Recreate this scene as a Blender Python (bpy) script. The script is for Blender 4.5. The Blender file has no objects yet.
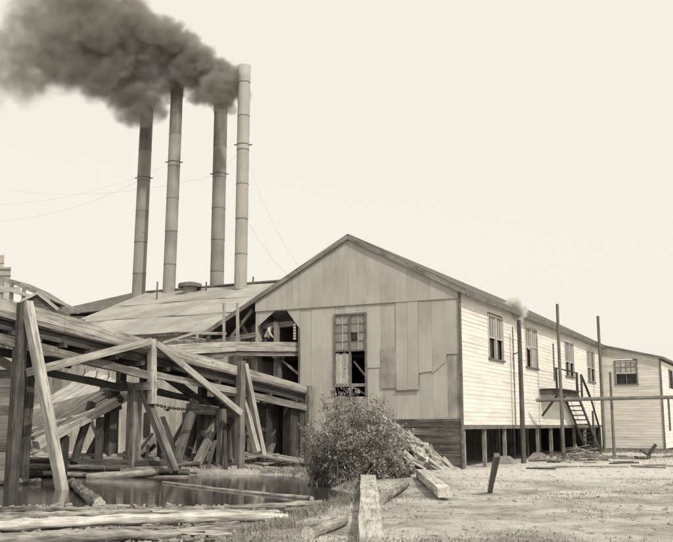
import bpy, bmesh, math, random
from mathutils import Vector, Matrix, noise
from bisect import bisect
R = random.Random(11)
scn = bpy.context.scene
col = scn.collection

# ------------------------------------------------------------------ camera, world, sun
FPX, HC = 900.0, 2.0                       # focal length in photo pixels, eye height over the water
PITCH = math.atan((425 - 271) / FPX)
cam_d = bpy.data.cameras.new('camera'); cam = bpy.data.objects.new('camera', cam_d); col.objects.link(cam)
cam_d.sensor_width = 36; cam_d.lens = FPX / 673 * 36; cam_d.clip_end = 6000; cam_d.clip_start = .1
cam.location = (0, 0, HC); cam.rotation_euler = (math.pi / 2 + PITCH, 0, 0)
scn.camera = cam
SUN_EL, SUN_AZ = math.radians(47), math.radians(148)      # azimuth clockwise from +Y
sdir = Vector((math.sin(SUN_AZ) * math.cos(SUN_EL), math.cos(SUN_AZ) * math.cos(SUN_EL), math.sin(SUN_EL)))
w = bpy.data.worlds.new('World'); scn.world = w; w.use_nodes = True
nt = w.node_tree; nt.nodes.clear()
sky = nt.nodes.new('ShaderNodeTexSky'); sky.sky_type = 'NISHITA'; sky.sun_disc = False
sky.sun_elevation = SUN_EL; sky.sun_rotation = SUN_AZ; sky.dust_density = 6; sky.air_density = 1.0; sky.ozone_density = 1.0
bw = nt.nodes.new('ShaderNodeRGBToBW')
flat = nt.nodes.new('ShaderNodeMix'); flat.data_type = 'FLOAT'; flat.inputs[0].default_value = .8; flat.inputs[3].default_value = 10.6
tint = nt.nodes.new('ShaderNodeMix'); tint.data_type = 'RGBA'; tint.blend_type = 'MULTIPLY'; tint.inputs[0].default_value = 1
tint.inputs[7].default_value = (1.0, .95, .845, 1)        # the whole print is toned warm
bg = nt.nodes.new('ShaderNodeBackground'); bg.inputs[1].default_value = .1
wo = nt.nodes.new('ShaderNodeOutputWorld')
nt.links.new(sky.outputs[0], bw.inputs[0]); nt.links.new(bw.outputs[0], flat.inputs[2])
nt.links.new(flat.outputs[0], tint.inputs[6]); nt.links.new(tint.outputs[2], bg.inputs[0]); nt.links.new(bg.outputs[0], wo.inputs[0])
sun_d = bpy.data.lights.new('sun', 'SUN'); sun_d.energy = 2.8; sun_d.angle = math.radians(.6); sun_d.color = (1, .94, .83)
sun = bpy.data.objects.new('sun', sun_d); col.objects.link(sun)
sun.rotation_euler = sdir.to_track_quat('Z', 'Y').to_euler()
vs = scn.view_settings; vs.view_transform = 'Standard'; vs.look = 'None'; vs.gamma = 1; vs.exposure = 0.05; vs.use_curve_mapping = False
scn.cycles.use_denoising = True; scn.cycles.volume_step_rate = 1.0; scn.cycles.max_bounces = 8; scn.cycles.volume_bounces = 2

# ------------------------------------------------------------------ placing helpers
cp, sp = math.cos(PITCH), math.sin(PITCH)
def ray(x, y):
    u = (x - 336.5) / FPX; v = (271 - y) / FPX
    return Vector((u, cp - v * sp, sp + v * cp))
EYE = Vector((0, 0, HC))
def onz(x, y, z=.12): d = ray(x, y); return EYE + d * ((z - HC) / d.z)
def at(x, y, Y): d = ray(x, y); return EYE + d * (Y / d.y)
TH = math.radians(27); cT, sT = math.cos(TH), math.sin(TH)
C0 = onz(463, 470)
LX, LY = Vector((cT, -sT, 0)), Vector((sT, cT, 0))
def G(x, y, z): return Vector((C0.x, C0.y, 0)) + LX * x + LY * y + Vector((0, 0, z))     # mill frame
def gab(x, y, ly=0):                                   # photo point on a plane parallel to the gable
    d = ray(x, y); return EYE + d * ((ly + LY.dot(C0) - LY.z * 0 - 0) / LY.dot(d))
A2, B2 = Vector((-10.87, 31.2, 0)), Vector((-1.28, 42.16, 0))
TT = (B2 - A2).normalized(); TN = Vector((TT.y, -TT.x, 0))
def tre(x, y, off=0):                                  # photo point on the flume's long plane
    d = ray(x, y); return EYE + d * ((A2.dot(TN) + off) / d.dot(TN))
def sy_(px, py, lx):                                  # mill y of a photo point on a plane parallel to the long wall
    d = ray(px, py); t = (lx + LX.dot(C0)) / LX.dot(d); return LY.dot(EYE + d * t) - LY.dot(C0)
def onw(x, y): return onz(x, y, 0)

# ------------------------------------------------------------------ materials
def S(v, t=1.0): return (v, v * (.955 * t + (1 - t)), v * (.885 * t + (1 - t)), 1)
def mat(name):
    m = bpy.data.materials.new(name); m.use_nodes = True; n = m.node_tree
    b = n.nodes['Principled BSDF']; b.inputs['Specular IOR Level'].default_value = .2
    return m, n, b
def N(n, t, **k):
    q = n.nodes.new(t)
    for a, v in k.items(): setattr(q, a, v)
    return q
def ramp(n, src, stops):
    r = N(n, 'ShaderNodeValToRGB'); n.links.new(src, r.inputs[0]); e = r.color_ramp.elements
    while len(e) < len(stops): e.new(.5)
    for i, (p, c) in enumerate(stops): e[i].position = p; e[i].color = c if isinstance(c, tuple) else (c, c, c, 1)
    return r
def mul(n, a, b, f=1.0):
    q = N(n, 'ShaderNodeMix', data_type='RGBA', blend_type='MULTIPLY'); q.inputs[0].default_value = f
    n.links.new(a, q.inputs[6]); n.links.new(b, q.inputs[7]); return q.outputs[2]
def wood(name, v, var=.35, grain=.35, stain=.35, rough=.85, bump=.25, sc=(.5, 9, 9), stain_sc=1.3, crack=0.0):
    m, n, b = mat(name)
    tc = N(n, 'ShaderNodeTexCoord'); oi = N(n, 'ShaderNodeObjectInfo')
    ad = N(n, 'ShaderNodeVectorMath', operation='MULTIPLY_ADD')
    n.links.new(oi.outputs['Random'], ad.inputs[0]); ad.inputs[1].default_value = (37, 91, 53); n.links.new(tc.outputs['Object'], ad.inputs[2])
    mp = N(n, 'ShaderNodeMapping'); mp.inputs['Scale'].default_value = sc; n.links.new(ad.outputs[0], mp.inputs[0])
    g = N(n, 'ShaderNodeTexNoise'); g.inputs['Scale'].default_value = 2.2; g.inputs['Detail'].default_value = 6; g.inputs['Roughness'].default_value = .65
    n.links.new(mp.outputs[0], g.inputs['Vector'])
    s = N(n, 'ShaderNodeTexNoise'); s.inputs['Scale'].default_value = stain_sc; s.inputs['Detail'].default_value = 4; n.links.new(ad.outputs[0], s.inputs['Vector'])
    mp2 = N(n, 'ShaderNodeMapping'); mp2.inputs['Scale'].default_value = tuple(q * .34 for q in sc); n.links.new(ad.outputs[0], mp2.inputs[0])
    g2 = N(n, 'ShaderNodeTexNoise'); g2.inputs['Scale'].default_value = 2.6; g2.inputs['Detail'].default_value = 5; g2.inputs['Roughness'].default_value = .7; n.links.new(mp2.outputs[0], g2.inputs['Vector'])
    rg2 = ramp(n, g2.outputs[0], [(.36, 1 - grain * 1.15), (.47, 1 - grain * .35), (.6, 1.0)])
    rg = ramp(n, g.outputs[0], [(.34, 1 - grain * 1.2), (.62, 1.0)])
    rs = ramp(n, s.outputs[0], [(.32, 1 - stain), (.62, 1.0)])
    rr = N(n, 'ShaderNodeMapRange'); n.links.new(oi.outputs['Random'], rr.inputs[0]); rr.inputs[3].default_value = 1 - var; rr.inputs[4].default_value = 1 + var * .4
    base = N(n, 'ShaderNodeRGB'); base.outputs[0].default_value = S(v)
    o = mul(n, base.outputs[0], rg.outputs[0]); o = mul(n, o, rg2.outputs[0]); o = mul(n, o, rs.outputs[0]); o = mul(n, o, rr.outputs[0])
    hsrc = g.outputs[0]
    if crack:
        mp3 = N(n, 'ShaderNodeMapping'); mp3.inputs['Scale'].default_value = (.16, 5.5, 5.5); n.links.new(ad.outputs[0], mp3.inputs[0])
        g3 = N(n, 'ShaderNodeTexNoise'); g3.inputs['Scale'].default_value = 2.4; g3.inputs['Detail'].default_value = 2; g3.inputs['Distortion'].default_value = .3; n.links.new(mp3.outputs[0], g3.inputs['Vector'])
        rc = ramp(n, g3.outputs[0], [(.455, 1.0), (.492, 1 - crack), (.508, 1 - crack), (.545, 1.0)]); o = mul(n, o, rc.outputs[0])
        mp4 = N(n, 'ShaderNodeMapping'); mp4.inputs['Scale'].default_value = (.7, 2.2, 2.2); n.links.new(ad.outputs[0], mp4.inputs[0])
        vo = N(n, 'ShaderNodeTexVoronoi'); vo.inputs['Scale'].default_value = 1.5; n.links.new(mp4.outputs[0], vo.inputs['Vector'])
        rk = ramp(n, vo.outputs['Distance'], [(.06, 1 - crack * 1.1), (.13, 1.0)]); o = mul(n, o, rk.outputs[0])
    n.links.new(o, b.inputs['Base Color']); b.inputs['Roughness'].default_value = rough
    bp = N(n, 'ShaderNodeBump'); bp.inputs['Strength'].default_value = bump; bp.inputs['Distance'].default_value = .03
    n.links.new(g.outputs[0], bp.inputs['Height']); n.links.new(bp.outputs[0], b.inputs['Normal'])
    return m
M = {}
M['timber'] = wood('weathered_timber', .36, .35, .3, .4, crack=.55)
M['timber_light'] = wood('pale_timber', .60, .2, .22, .32, crack=.5)
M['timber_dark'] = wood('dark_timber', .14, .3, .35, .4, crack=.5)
M['board'] = wood('grey_board', .42, .3, .25, .38, crack=.45)
M['backboard'] = wood('pale_wall_board', .66, .18, .2, .34, stain_sc=.6, crack=.3)
M['fresh'] = wood('fresh_sawn_wood', .64, .25, .22, .3, crack=.45)
M['paint'] = wood('white_painted_clapboard', .86, .06, .10, .14, rough=.6, bump=.1, stain_sc=.5)
M['paint_shade'] = wood('shaded_white_clapboard', .74, .10, .14, .2, rough=.6, bump=.1, stain_sc=.4)  # same white paint, darkened so the wing front's shade sits in the colour
M['trim'] = wood('grey_trim', .24, .2, .3, .3)
M['whitetrim'] = wood('white_trim', .62, .1, .2, .2)
M['blind'] = wood('dusty_pane', .52, .2, .2, .3, rough=.4)
M['dusty'] = wood('grimy_pane', .40, .15, .2, .3, rough=.4)
M['darkboard'] = wood('dark_skirting_board', .23, .3, .5, .4)
M['metal'] = wood('corrugated_iron', .49, .06, .05, .22, rough=.62, bump=.05, sc=(3, 3, .35), stain_sc=.55)
M['metal_old'] = wood('stained_corrugated_iron', .45, .1, .14, .4, rough=.7, bump=.08, sc=(3, 3, .5), stain_sc=1.2)
M['roof'] = wood('pale_roofing', .46, .16, .10, .36, rough=.7, bump=.08, sc=(.8, 2, 2), stain_sc=.35)
M['roofdark'] = wood('dark_roofing', .17, .2, .3, .3, sc=(1, 4, 4))
M['roofgrey'] = wood('grey_felt_roof', .55, .1, .2, .3, sc=(1, 4, 4))  # one even grey over the low shed's roof
M['stack'] = wood('smokestack_iron', .34, .05, .10, .28, rough=.7, bump=.06, sc=(.5, 5, 5), stain_sc=.5)
M['stacklight'] = wood('bright_smokestack_iron', .44, .05, .08, .2, rough=.65, sc=(.5, 5, 5), stain_sc=.5)
M['soot'] = wood('sooted_iron', .29, .1, .2, .3, sc=(.5, 5, 5))
M['stackband'] = wood('stack_band', .27, .1, .2, .3, rough=.7)
M['iron'] = wood('dark_iron', .06, .2, .3, .3, rough=.6)
M['bark'] = wood('grey_bark', .33, .35, .6, .45, bump=.8, sc=(1.2, 7, 7))
M['barklight'] = wood('peeled_log', .62, .2, .5, .4, bump=1.0, sc=(.8, 5, 5), stain_sc=2.2, crack=.35)
M['peeled'] = wood('bright_peeled_log', .80, .08, .35, .35, bump=.8, sc=(.5, 6, 6), stain_sc=2.0, crack=.3)
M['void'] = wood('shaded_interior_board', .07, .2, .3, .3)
M['leaf'] = wood('bush_leaf', .35, .0, .1, .1)
M['twig'] = wood('twig', .34, .2, .3, .3)
M['grass'] = wood('dry_grass', .30, .0, .2, .2)
M['chip'] = wood('bark_and_chips', .42, .0, .2, .2)
M['cloth'] = wood('pale_shirt', .6, .0, .1, .2)
M['clothdark'] = wood('dark_trousers', .08, .0, .1, .2)
M['skin'] = wood('skin', .35, .0, .05, .1)
M['concrete'] = wood('footing_concrete', .38, .1, .2, .3)
def glass_mat():
    m, n, b = mat('dark_window_glass'); b.inputs['Base Color'].default_value = S(.03); b.inputs['Roughness'].default_value = .12
    b.inputs['Specular IOR Level'].default_value = .4; return m
M['glass'] = glass_mat()
def water_mat():
    m, n, b = mat('pond_water'); b.inputs['Base Color'].default_value = S(.05); b.inputs['Roughness'].default_value = .04; b.inputs['IOR'].default_value = 1.33
    b.inputs['Specular IOR Level'].default_value = .5
    tc = N(n, 'ShaderNodeTexCoord'); mp = N(n, 'ShaderNodeMapping'); mp.inputs['Scale'].default_value = (1.6, 3.2, 1); n.links.new(tc.outputs['Object'], mp.inputs[0])
    g = N(n, 'ShaderNodeTexNoise'); g.inputs['Scale'].default_value = 1.5; g.inputs['Detail'].default_value = 3; n.links.new(mp.outputs[0], g.inputs['Vector'])
    bp = N(n, 'ShaderNodeBump'); bp.inputs['Strength'].default_value = .10; bp.inputs['Distance'].default_value = .05
    n.links.new(g.outputs[0], bp.inputs['Height']); n.links.new(bp.outputs[0], b.inputs['Normal']); return m
M['water'] = water_mat()
def ground_mat():
    m, n, b = mat('trodden_ground'); b.inputs['Roughness'].default_value = .95
    tc = N(n, 'ShaderNodeTexCoord')
    def nz(sc, det, rough=.6):
        q = N(n, 'ShaderNodeTexNoise'); q.inputs['Scale'].default_value = sc; q.inputs['Detail'].default_value = det; q.inputs['Roughness'].default_value = rough
        n.links.new(tc.outputs['Object'], q.inputs['Vector']); return q.outputs[0]
    a = ramp(n, nz(.5, 7, .6), [(.36, S(.25)), (.5, S(.43)), (.62, S(.56))])
    f = ramp(n, nz(5, 8, .75), [(.32, .7), (.58, 1.06)])
    k = ramp(n, nz(26, 3, .7), [(.35, .68), (.6, 1.08)])
    gx = N(n, 'ShaderNodeSeparateXYZ'); n.links.new(tc.outputs['Object'], gx.inputs[0])
    wob = N(n, 'ShaderNodeMath', operation='MULTIPLY_ADD'); n.links.new(nz(.3, 5), wob.inputs[0]); wob.inputs[1].default_value = 14; n.links.new(gx.outputs[1], wob.inputs[2])
    pth = N(n, 'ShaderNodeMapRange', interpolation_type='SMOOTHSTEP'); n.links.new(wob.outputs[0], pth.inputs[0]); pth.inputs[1].default_value = 35; pth.inputs[2].default_value = 42
    sid = N(n, 'ShaderNodeMapRange', interpolation_type='SMOOTHSTEP'); n.links.new(gx.outputs[0], sid.inputs[0]); sid.inputs[1].default_value = 2; sid.inputs[2].default_value = 6
    pm = N(n, 'ShaderNodeMath', operation='MULTIPLY'); n.links.new(pth.outputs[0], pm.inputs[0]); n.links.new(sid.outputs[0], pm.inputs[1])
    mx = N(n, 'ShaderNodeMix', data_type='RGBA'); n.links.new(pm.outputs[0], mx.inputs[0]); n.links.new(a.outputs[0], mx.inputs[6]); mx.inputs[7].default_value = S(.60)   # sawdust track along the mill
    o = mul(n, mx.outputs[2], f.outputs[0]); o = mul(n, o, k.outputs[0])
    n.links.new(o, b.inputs['Base Color'])
    bp = N(n, 'ShaderNodeBump'); bp.inputs['Strength'].default_value = .7; bp.inputs['Distance'].default_value = .06
    n.links.new(nz(9, 8, .7), bp.inputs['Height']); n.links.new(bp.outputs[0], b.inputs['Normal']); return m
M['ground'] = ground_mat()

# ------------------------------------------------------------------ object helpers
MW = {}
def link(name, me, parent=None, mw=None):
    o = bpy.data.objects.new(name, me); col.objects.link(o); mw = mw or Matrix.Identity(4)
    if parent: o.parent = parent; o.matrix_basis = MW[parent].inverted() @ mw
    else: o.matrix_basis = mw
    MW[o] = mw; return o
def tag(o, label=None, cat=None, group=None, kind=None):
    if label: o['label'] = label
    if cat: o['category'] = cat
    if group: o['group'] = group
    if kind: o['kind'] = kind
    return o
def thing(name, label, cat, loc=(0, 0, 0), group=None, rz=0):
    return tag(link(name, None, None, Matrix.Translation(Vector(loc)) @ Matrix.Rotation(rz, 4, 'Z')), label, cat, group)
def mesh(name, v, f, m, smooth=False):
    me = bpy.data.meshes.new(name); me.from_pydata([tuple(q) for q in v], [], f); me.materials.append(m if not isinstance(m, str) else M[m])
    if smooth: me.polygons.foreach_set('use_smooth', [True] * len(me.polygons))
    me.update(); return me
def frame(p0, p1, up):
    x = (p1 - p0).normalized(); up = Vector(up)
    if abs(x.dot(up)) > .98: up = Vector((1, 0, 0)) if abs(x.x) < .9 else Vector((0, 1, 0))
    y = up.cross(x).normalized(); z = x.cross(y)
    m = Matrix((x, y, z)).transposed().to_4x4(); m.translation = p0; return m
def plank(name, parent, p0, p1, wd, th, m='timber', up=(0, 0, 1), w1=None, seg=2, jit=.012, skew=0):
    """a sawn piece along p0-p1; wd across, th along 'up'; slightly uneven"""
    p0, p1 = Vector(p0), Vector(p1); L = (p1 - p0).length; w1 = wd if w1 is None else w1
    v, f = [], []
    for i in range(seg + 1):
        k = i / seg; ww = wd + (w1 - wd) * k
        for a, b in ((-1, -1), (1, -1), (1, 1), (-1, 1)):
            ex = R.uniform(-skew, skew) if i in (0, seg) else 0
            v.append((k * L + ex, a * ww / 2 + R.uniform(-jit, jit), b * th / 2 + R.uniform(-jit, jit) * .7))
    for i in range(seg):
        for j in range(4):
            a, b = i * 4 + j, i * 4 + (j + 1) % 4; f.append((a, b, b + 4, a + 4))
    f += [(3, 2, 1, 0), tuple(seg * 4 + q for q in range(4))]
    return link(name, mesh(name, v, f, m), parent, frame(p0, p1, up))
def log(name, parent, p0, p1, r0, r1, m='bark', n=12, seg=8, wob=.08, bend=.0, endm='fresh', fq=.9):
    p0, p1 = Vector(p0), Vector(p1); L = (p1 - p0).length; v, f = [], []; s = R.uniform(0, 99); ba = R.uniform(0, 6.3)
    for i in range(seg + 1):
        k = i / seg; r = r0 + (r1 - r0) * k; bx = math.sin(k * math.pi) * bend
        for j in range(n):
            a = 2 * math.pi * j / n
            q = r * (1 + wob * noise.noise((s + k * L * fq, math.cos(a) * 1.5, math.sin(a) * 1.5)) * 2)
            v.append((k * L, math.cos(a) * q + bx * math.cos(ba), math.sin(a) * q + bx * math.sin(ba) * .4))
    for i in range(seg):
        for j in range(n):
            a, b = i * n + j, i * n + (j + 1) % n; f.append((a, b, b + n, a + n))
    c0_ = len(v); v += v[:n] + v[seg * n:seg * n + n]
    f += [tuple(c0_ + q for q in range(n))[::-1], tuple(c0_ + n + q for q in range(n))]
    me = mesh(name, v, f, m, True); me.materials.append(M[endm])
    for q in me.polygons[-2:]: q.material_index = 1; q.use_smooth = False
    return link(name, me, parent, frame(p0, p1, (0, 0, 1)))
def prism(name, parent, pts, dep, m):
    """polygon pts (world) pushed along dep"""
    pts = [Vector(q) for q in pts]; o = pts[0].copy(); dep = Vector(dep); n = len(pts)
    v = [q - o for q in pts] + [q - o + dep for q in pts]
    f = [tuple(range(n))[::-1], tuple(range(n, 2 * n))] + [(i, (i + 1) % n, (i + 1) % n + n, i + n) for i in range(n)]
    me = mesh(name, v, f, m); bm = bmesh.new(); bm.from_mesh(me); bmesh.ops.recalc_face_normals(bm, faces=bm.faces); bm.to_mesh(me); bm.free()
    return link(name, me, parent, Matrix.Translation(o))
def mbox(name, parent, x0, x1, y0, y1, z0, z1, m):      # box in the mill's frame
    return prism(name, parent, [G(x0, y0, z0), G(x1, y0, z0), G(x1, y1, z0), G(x0, y1, z0)], (0, 0, z1 - z0), m)
def tube(name, parent, pts, r, m='iron', n=6):
    v, f = [], []; pts = [Vector(q) for q in pts]; o = pts[0].copy()
    for i, q in enumerate(pts):
        d = (pts[min(i + 1, len(pts) - 1)] - pts[max(i - 1, 0)]).normalized(); a = d.orthogonal().normalized(); b = d.cross(a)
        for j in range(n):
            t = 2 * math.pi * j / n; v.append(q - o + a * (math.cos(t) * r) + b * (math.sin(t) * r))
    for i in range(len(pts) - 1):
        for j in range(n):
            a, b = i * n + j, i * n + (j + 1) % n; f.append((a, b, b + n, a + n))
    c0_ = len(v); v += v[:n] + v[(len(pts) - 1) * n:len(pts) * n]
    f += [tuple(c0_ + q for q in range(n))[::-1], tuple(c0_ + n + q for q in range(n))]
    return link(name, mesh(name, v, f, m, True), parent, Matrix.Translation(o))
def sstep(a, b, x): t = max(0, min(1, (x - a) / (b - a))); return t * t * (3 - 2 * t)

# ------------------------------------------------------------------ ground and pond
POND = [(-40, 39), (-14, 37.2), (-10, 36.2), (-6, 36.9), (-3.4, 38.0), (-1.7, 36.6), (-.9, 33), (.1, 29.6), (.5, 26.5), (.1, 23.8), (-.75, 21), (-1.3, 18.8), (-1.9, 16.6), (-2.1, 13), (-2.3, 6), (-40, 6)]
def pond_sd(x, y):
    ins = False; dm = 1e9; n = len(POND)
    for i in range(n):
        (x0, y0), (x1, y1) = POND[i], POND[(i + 1) % n]
        if (y0 > y) != (y1 > y) and x < (x1 - x0) * (y - y0) / (y1 - y0) + x0: ins = not ins
        dx, dy = x1 - x0, y1 - y0; t = max(0, min(1, ((x - x0) * dx + (y - y0) * dy) / (dx * dx + dy * dy)))
        dm = min(dm, math.hypot(x - x0 - t * dx, y - y0 - t * dy))
    return dm if ins else -dm
def gh(x, y):
    far = max(0, 1 - math.hypot(x, y - 30) / 120)
    z = .12 + far * (.05 * noise.noise((x * .35, y * .35, 3)) + .035 * noise.noise((x * 1.3, y * 1.3, 7)))
    z += .36 * sstep(37.2, 42, y) * sstep(0, -4, x)
    z += .55 * math.exp(-((x - 19.5) ** 2 / 9 + (y - 46) ** 2 / 7))
    z += .16 * math.exp(-((x - 2.2) ** 2 / 5 + (y - 30.5) ** 2 / 6))
    if y < 60 and x > 0:                                   # old wagon ruts
        for off in (0, 1.45):
            dd = (y - (22.5 + off + .16 * x + 1.1 * math.sin(x * .22))) / .2; z -= .05 * math.exp(-dd * dd) * sstep(2.5, 5, x)
    if -45 < x < 4 and y < 44:
        d = pond_sd(x, y) + .45 * noise.noise((x * .7, y * .7, 1)) + .2 * noise.noise((x * 2.1, y * 2.1, 5))
        z = z + (-.55 - z) * sstep(-.55, 1.3, d)
    return z
def axis(lo, hi, st, far):
    a = []; q = lo
    while q < hi: a.append(q); q += st
    s = st; b = hi
    while b < far: a.append(b); s *= 1.35; b += s
    s = st; b = lo - st; pre = []
    while b > -far: pre.append(b); s *= 1.35; b -= s
    return pre[::-1] + a
xs, ys = axis(-13, 24, .16, 3000), axis(9, 50, .16, 3000)
nx, ny = len(xs), len(ys)
gv = [(x, y, gh(x, y)) for y in ys for x in xs]
gf = [(j * nx + i, j * nx + i + 1, (j + 1) * nx + i + 1, (j + 1) * nx + i) for j in range(ny - 1) for i in range(nx - 1)]
tag(link('ground', mesh('ground', gv, gf, 'ground', True)), kind='structure')
wv = [(-42, 5, 0), (1.6, 5, 0), (1.6, 40, 0), (-42, 41, 0)]
tag(link('water', mesh('water', wv, [(0, 1, 2, 3)], 'water')), kind='structure')

# ------------------------------------------------------------------ main mill building
RZ0, RX = 10.72, -5.36                       # ridge
SL = (10.72 - 7.83) / 5.5
def roofz(x): return RZ0 - abs(x - RX) * SL
mill = thing('mill_building', 'big gabled mill with corrugated iron front and white clapboard side raised on posts', 'building', G(-5, 0, 0), rz=-TH)
P = .0
def sheet(x0, x1, zb, zt, ly, m='metal', zb1=None, zt1=None, name='iron_sheet', pitch=.088, amp=.003):
    zb1 = zb if zb1 is None else zb1; zt1 = zt if zt1 is None else zt1
    n = max(4, int((x1 - x0) / pitch * 4)); o = G((x0 + x1) / 2, ly, (zb + zt) / 2); v, f = [], []
    tl = R.uniform(-.004, .004)
    for i in range(n + 1):
        k = i / n; x = x0 + (x1 - x0) * k; y = ly + amp * math.sin(x / pitch * 2 * math.pi) + tl * k
        v += [G(x, y, zb + (zb1 - zb) * k) - o, G(x, y, zt + (zt1 - zt) * k) - o]
    f = [(2 * i, 2 * i + 2, 2 * i + 3, 2 * i + 1) for i in range(n)]
    return link(name, mesh(name, v, f, m, True), mill, Matrix.Translation(o))
# opening outlines (mill x, z)
def o1_top(x):
    pts = [(-10.30, 6.75), (-9.36, 7.44), (-8.69, 7.42), (-7.97, 6.5)]
    for (a, za), (b, zb) in zip(pts, pts[1:]):
        if a <= x <= b: return za + (zb - za) * (x - a) / (b - a)
TIER = 7.53
e = [-10.45, -10.30, -9.83, -9.36, -9.02, -8.69, -8.33, -7.97, -7.35, -6.73, -6.11, -5.56, -5.0, -4.45, -3.76, -3.0, -2.45, -1.93, -1.3, -.62, .0]
for a, b in zip(e, e[1:]):                               # upper tier up to the rake
    for (p, q) in ([(a, b)] if not (a < RX < b) else [(a, RX), (RX, b)]):
        if min(roofz(p), roofz(q)) < TIER + .02 and max(roofz(p), roofz(q)) < TIER + .3: zt = (max(TIER, roofz(p)), max(TIER, roofz(q)))
        sheet(p, q, TIER - .06, max(TIER, roofz(p) - .03), -.065 - R.uniform(0, .008), zt1=max(TIER, roofz(q) - .03))
for a, b in zip(e, e[1:]):                               # lower tier
    mid = (a + b) / 2; ly = -.005 + R.uniform(-.008, .008)
    if -10.30 <= mid <= -7.97:
        sheet(a, b, o1_top(a), TIER, ly, zb1=o1_top(b))
        sheet(a, b, .2, 3.3, ly, 'metal_old')
    elif -6.11 <= mid <= -4.45:
        sheet(a, b, 7.07, TIER, ly); sheet(a, b, .2, 3.3 + R.uniform(-.05, .05), ly, 'metal_old')
    elif mid < -4.4:
        sheet(a, b, .2, TIER, ly)
    elif mid < -3.7: sheet(a, b, 4.55, TIER, ly - .012); sheet(a, b, 2.2, 4.6, ly + .02, 'metal')
    elif mid < -3.0: sheet(a, b, 5.25, TIER, ly); sheet(a, b, 2.2, 5.3, ly + .02, 'metal'); sheet(a, b, 3.62, 5.42, ly - .045, 'metal_old')
    elif mid < -1.93: sheet(a, b, 3.52 + .03 * R.random(), TIER, ly - .04); sheet(a, b, 2.2, 3.7, ly + .02, 'metal')
    elif mid < -1.3: sheet(a, b, 4.25, TIER, ly - .02, zb1=4.33); sheet(a, b, 2.2, 4.4, ly + .02, 'metal')
    elif mid < -.62: sheet(a, b, 4.22, TIER, ly - .02, zb1=4.75); sheet(a, b, 2.2, 4.85, ly + .02, 'metal')
    else: sheet(a, b, 5.05, TIER, ly - .02); sheet(a, b, 2.0, 5.1, ly + .02, 'metal_old')
for a, b, z in ((-3.05, -2.45, 3.5), (-2.45, -1.93, 3.5)):  # dark strips stand in for thin shadow lines under the lower lips
    mbox('lip_shadow_strip', mill, a, b, -.075, -.045, z - .02, z + .02, 'trim')
for i in range(6):                                       # rough horizontal boards under the iron
    z = .1 + i * .36; plank('skirting_board', mill, G(-4.6 + R.uniform(-.2, .2), -.02, z + .17), G(.0, -.02, z + .17 + R.uniform(-.02, .02)), .34, .05, 'darkboard', up=-LY, jit=.012)
mbox('corner_board', mill, -.02, .07, -.09, .06, .1, 7.78, 'trim')
# glazed frame, board panel and dark doorway in the iron front
fr = mbox('window', mill, -6.13, -6.05, -.09, .05, 5.3, 7.1, 'trim')
for x0, x1, z0, z1 in ((-4.53, -4.45, 3.3, 7.1), (-6.05, -4.53, 7.02, 7.1), (-6.05, -4.53, 5.33, 5.41), (-5.33, -5.26, 5.41, 7.02), (-6.13, -6.05, 3.3, 5.3), (-5.33, -5.26, 3.3, 5.33), (-6.05, -4.53, 3.72, 3.86)):
    mbox('frame', fr, x0, x1, -.085, .05, z0, z1, 'trim' if z0 > 3.75 or z0 < 3.5 else 'board')
for cx0, cx1 in ((-6.05, -5.33), (-5.26, -4.53)):
    for r in range(4):
        z0 = 5.41 + r * .4025; h = .4025
        brk = cx0 > -5.3 and r == 1
        for q in range(2):
            a = cx0 + q * .36; b = a + .36 if q == 0 else cx1
            if brk and q == 0: mbox('pane', fr, a + .05, a + .31, -.005, .004, z0 + .05, z0 + h, 'glass'); continue
            mbox('pane', fr, a, b, -.012 + R.uniform(-.006, .006), .004, z0, z0 + h, 'dusty')
        mbox('glazing_bar', fr, cx0, cx1, -.04, -.015, z0 + h - .02, z0 + h + .005, 'trim')
    mbox('glazing_bar', fr, (cx0 + cx1) / 2 - .015, (cx0 + cx1) / 2 + .015, -.045, -.02, 5.41, 7.02, 'whitetrim')
for k in range(4): mbox('door_board', mill, -6.04 + k * .178, -5.87 + k * .178, -.03, .02, 3.86, 5.28 - .05 * (k % 2), 'backboard')
plank('brace_board', mill, G(-5.25, .25, 4.9), G(-4.55, .25, 4.1), .07, .04, 'timber_light', up=-LY)
plank('brace_board', mill, G(-5.25, .25, 3.68), G(-4.6, .25, 3.35), .07, .04, 'timber_light', up=-LY)
# inside of the big opening: header, post, hood lining, hanging weight chain
plank('header_beam', mill, G(-10.3, .45, 6.78), G(-7.9, .45, 6.84), .26, .12, 'board', up=-LY)
plank('post', mill, G(-9.42, .3, 3.2), G(-9.42, .3, 6.95), .2, .2, 'board', up=-LY)
prism('hood_lining', mill, [G(-9.9, .15, 7.5), G(-8.0, .15, 7.5), G(-8.0, 1.4, 7.0), G(-9.9, 1.4, 7.0)], (0, 0, .04), 'board')
plank('jamb', mill, G(-8.0, .08, 3.0), G(-8.0, .08, 6.55), .12, .16, 'trim', up=-LY)
plank('strut', mill, G(-9.3, .3, 5.2), G(-8.2, .3, 4.4), .1, .08, 'timber', up=-LY)
plank('header_beam', mill, G(-10.4, .3, 3.3), G(-7.9, .3, 3.3), .2, .2, 'timber', up=-LY)
for k in range(6): mbox('chain_weight', mill, -8.32, -8.22, -.02, .08, 6.66 - k * .13, 6.75 - k * .13, 'whitetrim')
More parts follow.
